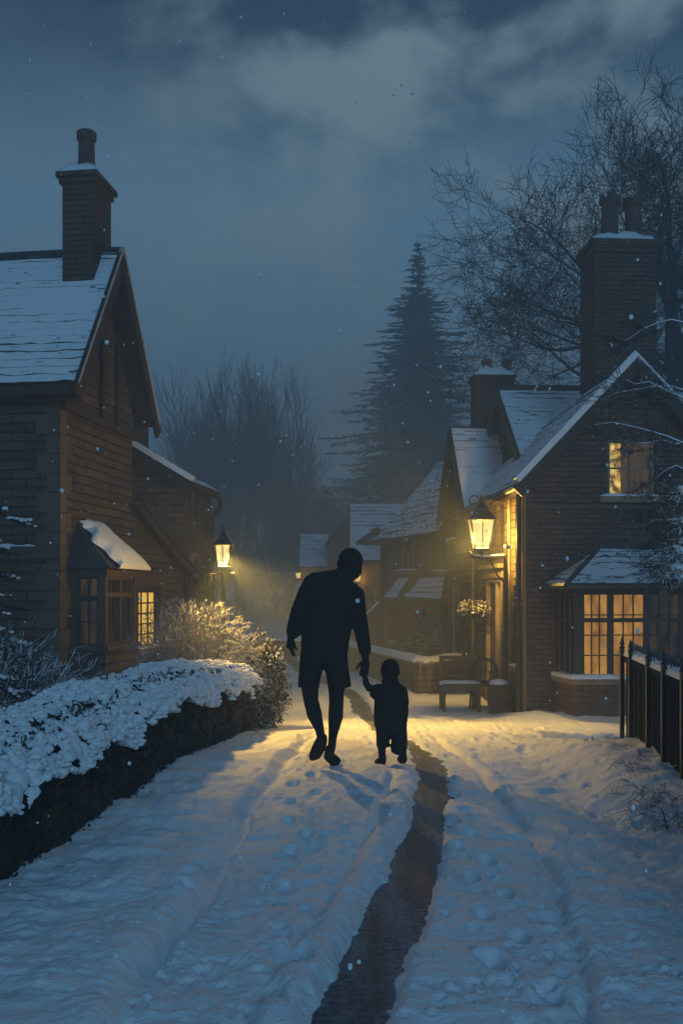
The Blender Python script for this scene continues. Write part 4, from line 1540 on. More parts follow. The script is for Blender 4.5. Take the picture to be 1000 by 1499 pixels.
roof_plane(mb, F3.pt(-0.1, -0.2, ce - 0.1), F3.pt(fx, -0.2, ce - 0.1), F3.pt(fx, 1.8, cr), F3.pt(-0.1, 1.8, cr), 0.22, 0.04)
roof_plane(mb, F3.pt(-0.1, 3.8, ce - 0.1), F3.pt(fx, 3.8, ce - 0.1), F3.pt(fx, 1.8, cr), F3.pt(-0.1, 1.8, cr), 0.22, 0.04)
fm = (fx + fe) / 2 + 0.1
roof_plane(mb, F3.pt(fx - 0.15, -0.8, fa - 1.08), F3.pt(fx - 0.15, 3.8, fa - 1.08), F3.pt(fm, 3.8, fa + 0.08), F3.pt(fm, -0.8, fa + 0.08), 0.25, 0.05)
roof_plane(mb, F3.pt(fe + 0.15, 3.8, fa - 1.08), F3.pt(fe + 0.15, -0.8, fa - 1.08), F3.pt(fm, -0.8, fa + 0.08), F3.pt(fm, 3.8, fa + 0.08), 0.25, 0.05)
mb.build('roof', [M['roof'], M['slate']], ch_, RC)
window(F3, 'u', 0, 1, (0.15, 0.5, 0.2, 1.0), 2, 2, M['glass_dark'], M['frame_dark'], ch_, RC, 0.05, 0.04)

# snowy shed with a little gable in the lane
F4 = Fr((532 - HX) / FPX * 28.6, 28.6, 0.0)
RS = (F4.o[0], F4.o[1], gz(28.6))
sh_ = empty('garden_shed', RS, 'little dark shed with a pointed snowy roof standing behind the garden wall', 'shed')
sm_, szr = F4.on_u(0, 556, 882)
sr_, sze = F4.on_u(0, 563, 906)
mb = MB()
wall(mb, F4, 'u', 0, 0, 2 * sm_, -1.4, [(0, sze - 0.05), (sm_, szr - 0.05), (2 * sm_, sze - 0.05)])
wall(mb, F4, 'v', 0, 0, 1.2, -1.4, [(0, sze - 0.05), (1.2, sze - 0.05)])
wall(mb, F4, 'v', 2 * sm_, 0, 1.2, -1.4, [(0, sze - 0.05), (1.2, sze - 0.05)])
wall(mb, F4, 'u', 1.2, 0, 2 * sm_, -1.4, [(0, sze - 0.05), (sm_, szr - 0.05), (2 * sm_, sze - 0.05)])
mb.build('wall', [M['timber']], sh_, RS)
mb = MB()
for s in (-1, 1):
    roof_plane(mb, F4.pt(sm_ + s * (sm_ + 0.12), -0.12, sze - 0.1), F4.pt(sm_ + s * (sm_ + 0.12), 1.3, sze - 0.1), F4.pt(sm_, 1.3, szr), F4.pt(sm_, -0.12, szr), 0.3, 0.06)
mb.build('roof', [M['roof'], M['slate']], sh_, RS)

# ------------------------------------------------------------------ low walls
def low_wall(name, pts, z_tops, label, th=0.26):
    base = (pts[0][0], pts[0][1], gz(pts[0][1]))
    root = empty(name, base, label, 'wall')
    mb, sb = MB(), MB()
    for i in range(len(pts) - 1):
        a, b = Vector((*pts[i], 0)), Vector((*pts[i + 1], 0))
        d = (b - a).normalized()
        F = Fr(a.x, a.y, 0)
        F.U, F.V = (d.x, d.y), (d.y, -d.x)
        ln = (b - a).length
        za, zb_ = z_tops[i], z_tops[i + 1]

        def H(mbx, v0, v1, u0, u1, dz0, dz1, mat=0, floor=None):
            q = []
            for lvl in (dz0, dz1):
                for (vv, uu) in ((v0, u0), (v1, u0), (v1, u1), (v0, u1)):
                    zz = (za + (zb_ - za) * uu / ln) + lvl if (floor is None or lvl == dz1) else floor
                    q.append(F.pt(vv, uu, zz))
            mbx.hexa(q, mat)
        e0 = 0 if i == 0 else -th / 2 + 0.001
        H(mb, -th / 2, th / 2, e0, ln + (th / 2 if i < len(pts) - 2 else 0), 0, -0.06, 0, gz(min(pts[i][1], pts[i + 1][1])) - 1.0)
        H(mb, -th / 2 - 0.03, th / 2 + 0.03, e0 + 0.001, ln + (th / 2 + 0.03 if i < len(pts) - 2 else 0), -0.058, 0.0, 1)
        n = max(4, int(ln / 0.12))
        prev = None
        for j in range(n + 1):
            uu = e0 + (ln - e0) * j / n
            zc = za + (zb_ - za) * uu / ln + 0.002 + 0.003 * i
            hh = 0.06 + 0.035 * random.random()
            w2 = th / 2 + 0.045
            ring = [F.pt(-w2, uu, zc - 0.03), F.pt(-w2 * 0.85, uu, zc + hh * 0.8), F.pt(0, uu, zc + hh), F.pt(w2 * 0.85, uu, zc + hh * 0.8), F.pt(w2, uu, zc - 0.03)]
            if prev:
                for k_ in range(4):
                    sb.poly([prev[k_], prev[k_ + 1], ring[k_ + 1], ring[k_]])
            else:
                sb.poly(ring)
            prev = ring
        sb.poly(prev)
    mb.build('masonry', [M['stone_small'], M['lintel']], root, base)
    sb.build('snow_cap', [M['snow']], root, base, smooth=True)
    return root


cnr = hit(620, 1016)
lf = hit(505, 978)
zt_c = CH + (HY - 963) / FPX * cnr[1] - 0.06
rt_pt = Rf.pt(-0.02, Rf.on_v(0, 674, 0)[0], 0)
low_wall('garden_wall', [(lf[0], lf[1]), (cnr[0], cnr[1]), (rt_pt[0], rt_pt[1])], [CH + (HY - 938) / FPX * lf[1] - 0.06, zt_c, zt_c + 0.03],
         'low stone garden wall with a thick white snow cap, turning a corner by the bench')
a_ = hit(312, 952)
b_ = hit(470, 965)
low_wall('lane_wall', [(a_[0], a_[1] + 1.0), (b_[0], b_[1] + 1)], [CH + (HY - 934) / FPX * (a_[1] + 1), CH + (HY - 938) / FPX * (b_[1] + 1)],
         'far low stone wall at the end of the lane, behind the walking man')

# ------------------------------------------------------------------ lanterns


def lantern_parts(root, loc, c, wtop, wbot, h, glass, power, rad, down=None):
    """four-sided tapering lantern; c = centre of its bottom plate"""
    x, y, z = c
    hb, ht = wbot / 2, wtop / 2

    def ring(s, zz):
        return [(x - s, y - s, zz), (x + s, y - s, zz), (x + s, y + s, zz), (x - s, y + s, zz)]
    mb = MB()
    lo, hi = ring(hb, z + 0.03), ring(ht, z + h)
    for i in range(4):
        mb.tube([lo[i], hi[i]], 0.014, 4)
    for r_ in (lo, hi):
        for i in range(4):
            mb.tube([r_[i], r_[(i + 1) % 4]], 0.014, 4)
    for i in range(4):   # middle glazing bar on each face and low cross bar
        a, b = Vector(lo[i]).lerp(Vector(lo[(i + 1) % 4]), 0.5), Vector(hi[i]).lerp(Vector(hi[(i + 1) % 4]), 0.5)
        mb.tube([a, b], 0.007, 4)
        p, q = Vector(lo[i]).lerp(Vector(hi[i]), 0.16), Vector(lo[(i + 1) % 4]).lerp(Vector(hi[(i + 1) % 4]), 0.16)
        mb.tube([p, q], 0.007, 4)
    mb.box(x - hb * 1.05, x + hb * 1.05, y - hb * 1.05, y + hb * 1.05, z - 0.01, z + 0.03)
    mb.lathe((x, y, z), [(0.02, -0.10), (0.035, -0.07), (hb * 0.55, -0.012)], 10)
    fr = mb.build('frame', [M['iron']], root, loc)
    mb = MB()
    s = 0.94
    gl, gh = ring(hb * s, z + 0.032), ring(ht * s, z + h - 0.004)
    for i in range(4):
        mb.poly([gl[i], gl[(i + 1) % 4], gh[(i + 1) % 4], gh[i]])
    mb.build('glass', [glass], root, loc)
    mb = MB()
    e0, e1_, e2_ = ring(ht * 1.18, z + h), ring(ht * 0.55, z + h + wtop * 0.42), ring(ht * 0.50, z + h + wtop * 0.52)
    e3 = ring(0.02, z + h + wtop * 0.78)
    prs = [e0, e1_, e2_, e3]
    mb.poly(e0)
    for a, b in zip(prs[:-1], prs[1:]):
        for i in range(4):
            mb.poly([a[i], a[(i + 1) % 4], b[(i + 1) % 4], b[i]])
    mb.lathe((x, y, z + h + wtop * 0.76), [(0.015, 0), (0.03, 0.03), (0.012, 0.06), (0.02, 0.08), (0.002, 0.12)], 8)
    mb.build('cap', [M['iron']], root, loc)
    lamp('lamp_flame', (x, y, z + h * 0.45), power, root, loc, rad)
    if down:     # added spot light, no such fitting in the lantern, brightens the snow below
        l = bpy.data.lights.new('added_down_spot', 'SPOT')
        l.energy = down[0]
        l.color = LAMP_COL
        l.spot_size = RAD(down[1])
        l.spot_blend = 0.65
        l.shadow_soft_size = rad
        o = bpy.data.objects.new('added_down_spot', l)
        o.location = (x - loc[0], y - loc[1], z + h * 0.55 - loc[2])
        o.rotation_euler = Vector(down[2]).to_track_quat('-Z', 'Y').to_euler()
        col.objects.link(o)
        o.parent = root


# street lamp on a post against the corner cottage
lpY = 15.35
lp = at(742, 1046, lpY)
lc = at(705, 806, lpY - 0.25)
LPL = (lp.x, lp.y, gz(lpY))
sl_root = empty('street_lamp', LPL, 'black street lamp with a bright tapered lantern on a long arm at the cottage corner', 'street lamp')
mb = MB()
ptop = at(742, 800, lpY)
mb.tube([(lp.x, lp.y, -1.0), (lp.x, lp.y, ptop.z)], 0.05, 10)
mb.lathe((lp.x, lp.y, gz(lpY) - 0.02), [(0.10, 0), (0.10, 0.22), (0.06, 0.30)], 10)
mb.lathe((lp.x, lp.y, ptop.z - 0.02), [(0.06, 0), (0.06, 0.05), (0.02, 0.10), (0.002, 0.15)], 10)
mb.build('post', [M['iron']], sl_root, LPL)
mb = MB()
za = at(742, 815, lpY).z
end = at(689, 816, lpY - 0.30)
cx_ = lc.x
mb.tube([(lp.x + 0.3, lp.y + 0.1, za + 0.03), (lp.x, lp.y, za), (cx_ + 0.1, lc.y + 0.02, za - 0.03), (end.x + 0.06, end.y, za - 0.02), (end.x, end.y, za + 0.03), (end.x - 0.02, end.y, za + 0.07)], 0.026, 8)
mb.tube([(lp.x, lp.y, za - 0.45), (lp.x - 0.16, lp.y - 0.08, za - 0.30), (cx_ + 0.14, lc.y + 0.03, za - 0.05)], 0.013, 6)
mb.tube([(cx_, lc.y, za - 0.04), (cx_, lc.y, lc.z - 0.06)], 0.02, 8)
mb.build('arm', [M['iron']], sl_root, LPL)
mb = MB()     # snow along the arm
mb.tube([(lp.x, lp.y, za + 0.03), (cx_ + 0.1, lc.y + 0.02, za + 0.002), (end.x + 0.03, end.y, za + 0.012)], [0.02, 0.024, 0.018], 6)
mb.build('arm_snow', [M['snow']], sl_root, LPL)
hgt = at(705, 762, lc.y).z - lc.z
lantern_parts(sl_root, LPL, (lc.x, lc.y, lc.z), 0.37, 0.22, hgt, M['lamp_glass'], LAMP_NEAR, 0.08, (720, 144, (-0.25, 0.0, -1)))
mb = MB()     # scrolled crown over the lantern
for s in (-1, 1):
    pts = []
    for i in range(15):
        a = i / 14 * 1.6 * math.pi
        r_ = 0.12 * (1 - i / 20)
        pts.append((lc.x + s * (0.13 - r_ * math.cos(a) * 0.9), lc.y, lc.z + hgt + 0.30 + r_ * math.sin(a)))
    mb.tube(pts, 0.012, 5)
mb.build('scroll', [M['iron']], sl_root, LPL)

# garden lantern on its post behind the bushes
gY = 12.1
gc = at(327, 833, gY)
GL = (gc.x, gc.y, gz(gY))
gl_root = empty('garden_lantern', GL, 'smaller post lantern glowing above the frosted bushes by the brown cottage', 'street lamp')
mb = MB()
mb.tube([(gc.x, gc.y, -0.9), (gc.x, gc.y, gc.z - 0.05)], [0.04, 0.03], 8)
mb.tube([(gc.x - 0.24, gc.y, gc.z - 0.07), (gc.x + 0.14, gc.y, gc.z - 0.05)], 0.013, 6)
mb.tube([(gc.x - 0.22, gc.y, gc.z - 0.075), (gc.x - 0.10, gc.y, gc.z - 0.16), (gc.x, gc.y, gc.z - 0.24)], 0.010, 6)
mb.build('post', [M['iron']], gl_root, GL)
gh_ = at(327, 797, gY).z - gc.z - 0.01
lantern_parts(gl_root, GL, (gc.x, gc.y, gc.z), 0.205, 0.12, gh_, M['lamp_glass'], LAMP_GARDEN, 0.06, (2700, 122, (0.42, -0.34, -1)))

# two tiny wall lanterns far down the lane
for (px, py, Y, lab, pw) in ((437, 848, 43.2, 'tiny glowing lantern on the farthest cottage wall', 60), (523.5, 853, 31.6, 'tiny glowing lantern on the lane house wall behind the bowed head of the man', 60)):
    c = at(px, py, Y)
    LL = (c.x, c.y, c.z)
    rt_ = empty('wall_lantern', LL, lab, 'lantern')
    mb = MB()
    mb.tube([(c.x, c.y + 0.5, c.z + 0.36), (c.x, c.y, c.z + 0.36)], 0.03, 6)
    mb.build('bracket', [M['iron']], rt_, LL)
    lantern_parts(rt_, LL, (c.x, c.y, c.z), 0.26, 0.16, 0.30, M['lamp_glass_far'], pw, 0.05)

# ------------------------------------------------------------------ hedge
HEDGE = [(-2.30, 0.3), (-1.84, 2.2), (-1.50, 4.5), (-1.22, 7.6), (-0.98, 11.0)]


def build_hedge():
    hy = np.array([p[1] for p in HEDGE])
    hx = np.array([p[0] for p in HEDGE])
    base = (-1.45, 6.0, 0)
    root = empty('clipped_hedge', base, 'long clipped hedge along the lane under a thick lumpy cap of snow', 'hedge')
    TH = 0.62

    def axis(s):
        return np.interp(s, hy, hx)

    def hgt(s):
        return np.interp(s, [0, 4.5, 7, 11], [0.52, 0.57, 0.64, 0.70])
    # dark body
    mb = MB()
    ss = np.arange(0.3, 11.01, 0.12)
    rs = np.random.RandomState(2)
    prof = [(0.04, -0.3), (0.0, 0.1), (0.02, 0.5), (0.05, 0.94), (0.5, 0.99), (0.95, 0.94), (1.0, 0.5), (0.97, -0.3)]
    rings = []
    for s in ss:
        x0, gzz, h = axis(s), gz(s), hgt(s)
        endf = min(1.0, math.sqrt(max(0.0, (11.02 - s) / 0.35)))
        rings.append([(x0 - TH * (0.5 + (a - 0.5) * endf) + rs.uniform(-.02, .02), s, gzz + b * h * (0.8 + 0.2 * endf) + rs.uniform(-.015, .015)) for a, b in prof])
    for i in range(len(rings) - 1):
        for j in range(len(prof) - 1):
            mb.poly([rings[i][j], rings[i][j + 1], rings[i + 1][j + 1], rings[i + 1][j]])
    mb.poly(rings[-1])
    mb2 = MB()
    # leaves and clipped twig ends on the lane side and far end
    for i in range(15000):
        s = 2.0 + 9.0 * rs.rand() ** 0.8
        zz = rs.rand()
        x0 = axis(s)
        h = hgt(s)
        p = np.array([x0 + rs.uniform(-0.03, 0.035) - 0.03 * zz, s, gz(s) + zz * h * 0.95 + 0.03])
        if s > 10.6 and rs.rand() < 0.6:
            p = np.array([x0 - rs.rand() * TH, 11.0 + rs.uniform(-.03, .05), gz(11) + zz * h * 0.9])
        a, b = rs.normal(size=3), rs.normal(size=3)
        a /= np.linalg.norm(a)
        b -= a * a.dot(b)
        b /= np.linalg.norm(b)
        sz = rs.uniform(0.008, 0.020)
        mb.poly([p - a * sz, p + b * sz * 0.6, p + a * sz, p - b * sz * 0.6])
    mb.build('foliage', [M['hedge_leaf']], root, base)
    # leaves poking through the snow
    for i in range(9000):
        s = 1.6 + 9.4 * rs.rand() ** 0.8
        x0, h = axis(s), hgt(s)
        w_ = rs.rand() ** 1.3
        p = np.array([x0 + 0.04 - w_ * TH * 0.95, s, gz(s) + h + 0.045 + rs.uniform(0, 0.07) - (0.16 * (1 - w_ / 0.2) if w_ < 0.2 else 0)])
        a, b = rs.normal(size=3) + np.array([0, 0, 0.8]), rs.normal(size=3)
        a /= np.linalg.norm(a)
        b -= a * a.dot(b)
        b /= np.linalg.norm(b)
        sz = rs.uniform(0.010, 0.022)
        mb2.poly([p - a * sz, p + b * sz * 0.45, p + a * sz, p - b * sz * 0.45])
    mb2.build('leaves', [M['hedge_leaf']], root, base)
    # the snow: pillowy lumps with gaps where leaves show
    ns, nt_ = 1500, 84
    S = np.linspace(0.3, 11.12, ns)
    # finer where near
    S = 0.3 + (11.12 - 0.3) * (np.linspace(0, 1, ns) ** 0.8)
    T = np.linspace(0, 1, nt_)
    SS, TT = np.meshgrid(S, T, indexing='ij')
    H = hgt(SS)
    G = g(SS)
    X0 = axis(SS)
    endf = np.sqrt(np.clip((11.12 - SS) / 0.45, 0.0, 1))
    skirt = 0.20 + 0.16 * (fbm(SS * 2.2, TT * 0, 3, 12) - 0.5) * 2
    # profile length: front skirt, rounded shoulder, top, back
    fr_ = 0.42
    tfront = np.clip(TT / fr_, 0, 1)
    ttop = np.clip((TT - fr_) / (1 - fr_), 0, 1)
    ang = tfront * math.pi / 2
    # front: quarter-ellipse from skirt bottom to shoulder
    px = X0 + 0.055 - 0.20 * (1 - np.cos(ang)) - ttop * (TH - 0.08)
    pz = G + H - skirt * (1 - np.sin(ang)) + 0.03 + 0.045 * np.sin(ttop * math.pi) - 0.10 * sstep(0.85, 1.0, ttop)
    cxm = X0 - TH / 2
    px = cxm + (px - cxm) * (0.25 + 0.75 * endf)
    pz = pz - (1 - endf) * 0.30
    # displacement
    arc = TT * 0.95
    wa = worley(SS * 8.6, arc * 8.6 + 0.35 * fbm(SS * 3, arc * 3, 2, 5), 4)
    wb = worley(SS * 17, arc * 17, 6)
    lump = np.sqrt(np.clip(1 - (wa / 0.75) ** 2, 0, 1)) * 0.085 + np.sqrt(np.clip(1 - (wb / 0.8) ** 2, 0, 1)) * 0.026
    big = (fbm(SS * 1.4, arc * 1.4, 3, 15) - 0.5) * 0.10
    disp = lump + big - 0.035
    nxv = np.cos(ang) * (TT < fr_)
    nzv = np.where(TT < fr_, np.sin(ang), 1.0)
    PX = px + nxv * disp
    PZ = pz + nzv * disp
    hole = (wa > 0.50 + 0.14 * fbm(SS * 20, arc * 20, 2, 29)) & (fbm(SS * 4, arc * 4, 3, 19) > 0.44)
    ragged = TT < 0.10 * fbm(SS * 9, TT * 0 + 2, 3, 23)
    co = np.stack([PX, SS, PZ], -1).reshape(-1, 3) - np.array(base)
    idx = np.arange(ns * nt_).reshape(ns, nt_)
    keep = ~(hole | ragged)
    kq = keep[:-1, :-1] & keep[1:, :-1] & keep[1:, 1:] & keep[:-1, 1:]
    q = np.stack([idx[:-1, :-1], idx[1:, :-1], idx[1:, 1:], idx[:-1, 1:]], -1)[kq]
    # clumps of snow caught on single leaf sprays, heaped over the sheet
    V = [co]
    Q = [q]
    off = len(co)
    seg, rg = 7, 5
    th = np.linspace(0, math.pi, rg + 1)
    phi = np.arange(seg) * 2 * math.pi / seg
    sphere = np.stack([np.outer(np.sin(th), np.cos(phi)), np.outer(np.sin(th), np.sin(phi)), np.outer(np.cos(th), np.ones(seg))], -1).reshape(-1, 3)
    sq = []
    for i in range(rg):
        for j in range(seg):
            sq.append((i * seg + j, (i + 1) * seg + j, (i + 1) * seg + (j + 1) % seg, i * seg + (j + 1) % seg))
    sq = np.array(sq)
    n_cl = 0
    cmask_ = fbm(SS * 6, arc * 6, 3, 33)
    while n_cl < 7000:
        i = int(ns * (0.12 + 0.88 * rs.rand()))
        j = int(nt_ * rs.rand() ** 1.2 * 0.98)
        i = min(i, ns - 1)
        if ragged[i, j] or hole[i, j] or cmask_[i, j] < 0.40 + 0.25 * rs.rand():
            continue
        c = co[i * nt_ + j]
        r = (0.006 + 0.021 * rs.rand() ** 2) * (1.5 if rs.rand() < 0.06 else 1.0)
        sc = np.array([r * rs.uniform(0.8, 1.5), r * rs.uniform(0.8, 1.5), r * rs.uniform(0.55, 1.0)])
        a = rs.uniform(0, 6.28)
        W = sphere * sc * (1 + 0.22 * np.sin(sphere[:, [1, 2, 0]] * 4 + a))
        W = np.stack([W[:, 0] * math.cos(a) - W[:, 1] * math.sin(a), W[:, 0] * math.sin(a) + W[:, 1] * math.cos(a), W[:, 2]], 1)
        V.append(W + c + np.array([0.3 * r * (j < nt_ * fr_), 0, r * 0.25]))
        Q.append(sq + off)
        off += len(sphere)
        n_cl += 1
    co = np.concatenate(V)
    q = np.concatenate(Q)
    me = bpy.data.meshes.new('snow_cap')
    me.from_pydata(co.tolist(), [], q.tolist())
    me.polygons.foreach_set('use_smooth', np.ones(len(q), dtype=bool))
    me.materials.append(M['snow'])
    o = bpy.data.objects.new('snow_cap', me)
    col.objects.link(o)
    o.parent = root


build_hedge()

# ------------------------------------------------------------------ trees and shrubs


def rvec(rs):
    v_ = Vector((rs.gauss(0, 1), rs.gauss(0, 1), rs.gauss(0, 1)))
    return v_.normalized()


def branch(mb, rs, p, d, ln, r, lvl, P):
    """recursive tapering limb"""
    n = 4 if lvl > 1 else 3
    path, rad = [Vector(p)], [r]
    q, dd = Vector(p), Vector(d)
    for i in range(n):
        dd = (dd + rvec(rs) * P['wob'] + Vector((0, 0, P['up'] * (0.6 if lvl > 2 else 1)))).normalized()
        q = q + dd * (ln / n)
        path.append(q.copy())
        rad.append(max(P['rmin'], r * (1 - 0.72 * (i + 1) / n)))
    mb.tube(path, rad, 7 if lvl >= P['levels'] else (5 if lvl > 2 else 3), 0, cap=False)
    if lvl <= 0:
        return
    kids = P['kids'][min(lvl, len(P['kids']) - 1)]
    for i in range(kids):
        t = 0.28 + 0.72 * (i + rs.random()) / kids
        k_ = min(n - 1, int(t * n))
        f = t * n - k_
        pp = path[k_].lerp(path[k_ + 1], min(f, 1))
        dloc = (path[k_ + 1] - path[k_]).normalized()
        side = dloc.cross(rvec(rs)).normalized()
        a = RAD(rs.uniform(*P['ang']))
        nd = dloc * math.cos(a) + side * math.sin(a)
        rr_ = rad[k_] * (1 - f) + rad[k_ + 1] * f
        branch(mb, rs, pp, nd, ln * rs.uniform(*P['lr']), max(P['rmin'], rr_ * rs.uniform(0.45, 0.65)), lvl - 1, P)
    branch(mb, rs, path[-1], dd, ln * 0.6, max(P['rmin'], rad[-1]), lvl - 1, P)


def bare_tree(name, loc, h, P, seed, label, group=None, mat='bark', trunk_h=0.25, limbs=6, spread=(15, 45), tr=0.3, cat='tree'):
    rs = random.Random(seed)
    root = empty(name, loc, label, cat, group)
    mb = MB()
    b0 = Vector(loc)
    path = [b0 + Vector((0, 0, -0.5)), b0 + Vector((0, 0, 0.1))]
    n = 4
    for i in range(1, n + 1):
        path.append(b0 + Vector((rs.gauss(0, .03) * h * 0.3, rs.gauss(0, .03) * h * 0.3, h * trunk_h * i / n)))
    rad = [tr * 1.3, tr * 1.15] + [tr * (1 - 0.12 * i) for i in range(1, n + 1)]
    mb.tube(path, rad, 9, 0, False)
    mb.build('trunk', [M[mat]], root, loc, smooth=True)
    mb = MB()
    top = path[-1]
    for i in range(limbs):
        a = 2 * math.pi * (i + rs.random() * 0.6) / limbs
        e = RAD(rs.uniform(*spread))
        d = Vector((math.sin(e) * math.cos(a), math.sin(e) * math.sin(a), math.cos(e)))
        pp = path[-1 - (i % 2)].lerp(top, 0.6)
        branch(mb, rs, pp, d, h * (1 - trunk_h) * P['l0'] * rs.uniform(0.85, 1.1), tr * 0.55, P['levels'], P)
    branch(mb, rs, top, Vector((0, 0, 1)), h * (1 - trunk_h) * P['l0'], tr * 0.6, P['levels'], P)
    mb.build('crown', [M[mat]], root, loc, smooth=True)
    return root


def copy_thing(o, loc, rz, s, label):
    c = o.copy()
    col.objects.link(c)
    c.location = loc
    c.rotation_euler = (0, 0, rz)
    c.scale = (s, s, s)
    c['label'] = label
    for ch in o.children:
        d = ch.copy()
        col.objects.link(d)
        d.parent = c
    return c


# big spreading bare tree behind the corner cottage
P_oak = dict(wob=0.27, up=0.025, kids=[0, 3, 4, 4, 3, 4], lr=(0.50, 0.72), ang=(28, 64), rmin=0.006, levels=5, l0=0.315)
tb = at(985, 865, 25.5)
bare_tree('bare_oak_tree', (tb.x, 25.5, -0.6), 19.4, P_oak, 21, 'large spreading leafless tree rising behind the big square chimney', None, 'bark', 0.38, 10, (6, 74), 0.34)

# tall upright bare trees in the mist
P_pop = dict(wob=0.16, up=0.15, kids=[0, 5, 5, 5], lr=(0.45, 0.7), ang=(14, 36), rmin=0.022, levels=3, l0=0.46)
GRP = 'misty leafless trees beyond the lane'
t1 = at(352, 865, 82)
pop1 = bare_tree('upright_tree', (t1.x, 82, -1.2), 22.4, P_pop, 5, 'tallest misty upright leafless tree, straight above the garden lantern', GRP, 'bark_frost', 0.14, 10, (5, 24), 0.40)
t2 = at(402, 865, 86)
pop2 = bare_tree('upright_tree', (t2.x, 86, -1.2), 18.5, P_pop, 8, 'shorter misty tree right of the tallest upright tree', GRP, 'bark_frost', 0.14, 9, (8, 30), 0.34)
for (px, Y, h, src, rz, lab) in ((300, 92, 0.86, 'a', 1.0, 'misty leafless tree left of the tallest upright tree'),
                                 (262, 98, 0.80, 'b', 2.0, 'faint leafless tree just right of the thin chimney of the brown cottage'),
                                 (238, 106, 0.78, 'a', 3.3, 'faintest leafless tree, half hidden by the thin chimney of the brown cottage'),
                                 (455, 100, 0.78, 'b', 4.1, 'hazy leafless tree behind the farthest cottage roof'),
                                 (425, 94, 0.58, 'a', 5.0, 'low hazy leafless tree left of the farthest cottage')):
    x = at(px, 865, Y).x
    s_ = pop1 if src == 'a' else pop2
    copy_thing(s_, (x, Y, -1.2), rz, h, lab)

# wood closing the view: reads as one mass
def woods():
    rs = random.Random(4)
    src = MB()
    Pw = dict(wob=0.2, up=0.1, kids=[0, 4, 5], lr=(0.5, 0.75), ang=(20, 45), rmin=0.03, levels=2, l0=0.42)
    protos = []
    for k_ in range(4):
        mb = MB()
        mb.tube([(0, 0, -0.5), (0.05, 0, 2.0), (0, 0.05, 4.0)], [0.2, 0.16, 0.12], 5, 0, False)
        for i in range(9):
            a = 2 * math.pi * i / 9
            e = RAD(rs.uniform(15, 60))
            branch(mb, rs, Vector((0, 0, rs.uniform(1.0, 4))), Vector((math.sin(e) * math.cos(a), math.sin(e) * math.sin(a), math.cos(e))), 3.0, 0.07, 2, Pw)
        protos.append((np.array(mb.v), mb.f))
    VV, FF = [], []
    off = 0
    for i in range(120):
        V_, F_ = protos[i % 4]
        Y = rs.uniform(95, 125)
        px = rs.uniform(-100, 1100)
        a = rs.uniform(0, 6.28)
        s = rs.uniform(0.8, 1.35)
        c_, s_ = math.cos(a) * s, math.sin(a) * s
        W = np.stack([V_[:, 0] * c_ - V_[:, 1] * s_ + at(px, 865, Y).x, V_[:, 0] * s_ + V_[:, 1] * c_ + Y, V_[:, 2] * s - 1.2], 1)
        VV.append(W)
        FF += [tuple(j + off for j in f) for f in F_]
        off += len(V_)
    me = bpy.data.meshes.new('far_woods')
    me.from_pydata(np.concatenate(VV).tolist(), [], FF)
    me.materials.append(M['bark_frost'])
    o = bpy.data.objects.new('far_woods', me)
    col.objects.link(o)
    tag(o, 'pale misty winter wood closing the end of the lane', 'woods', None, 'stuff')


woods()


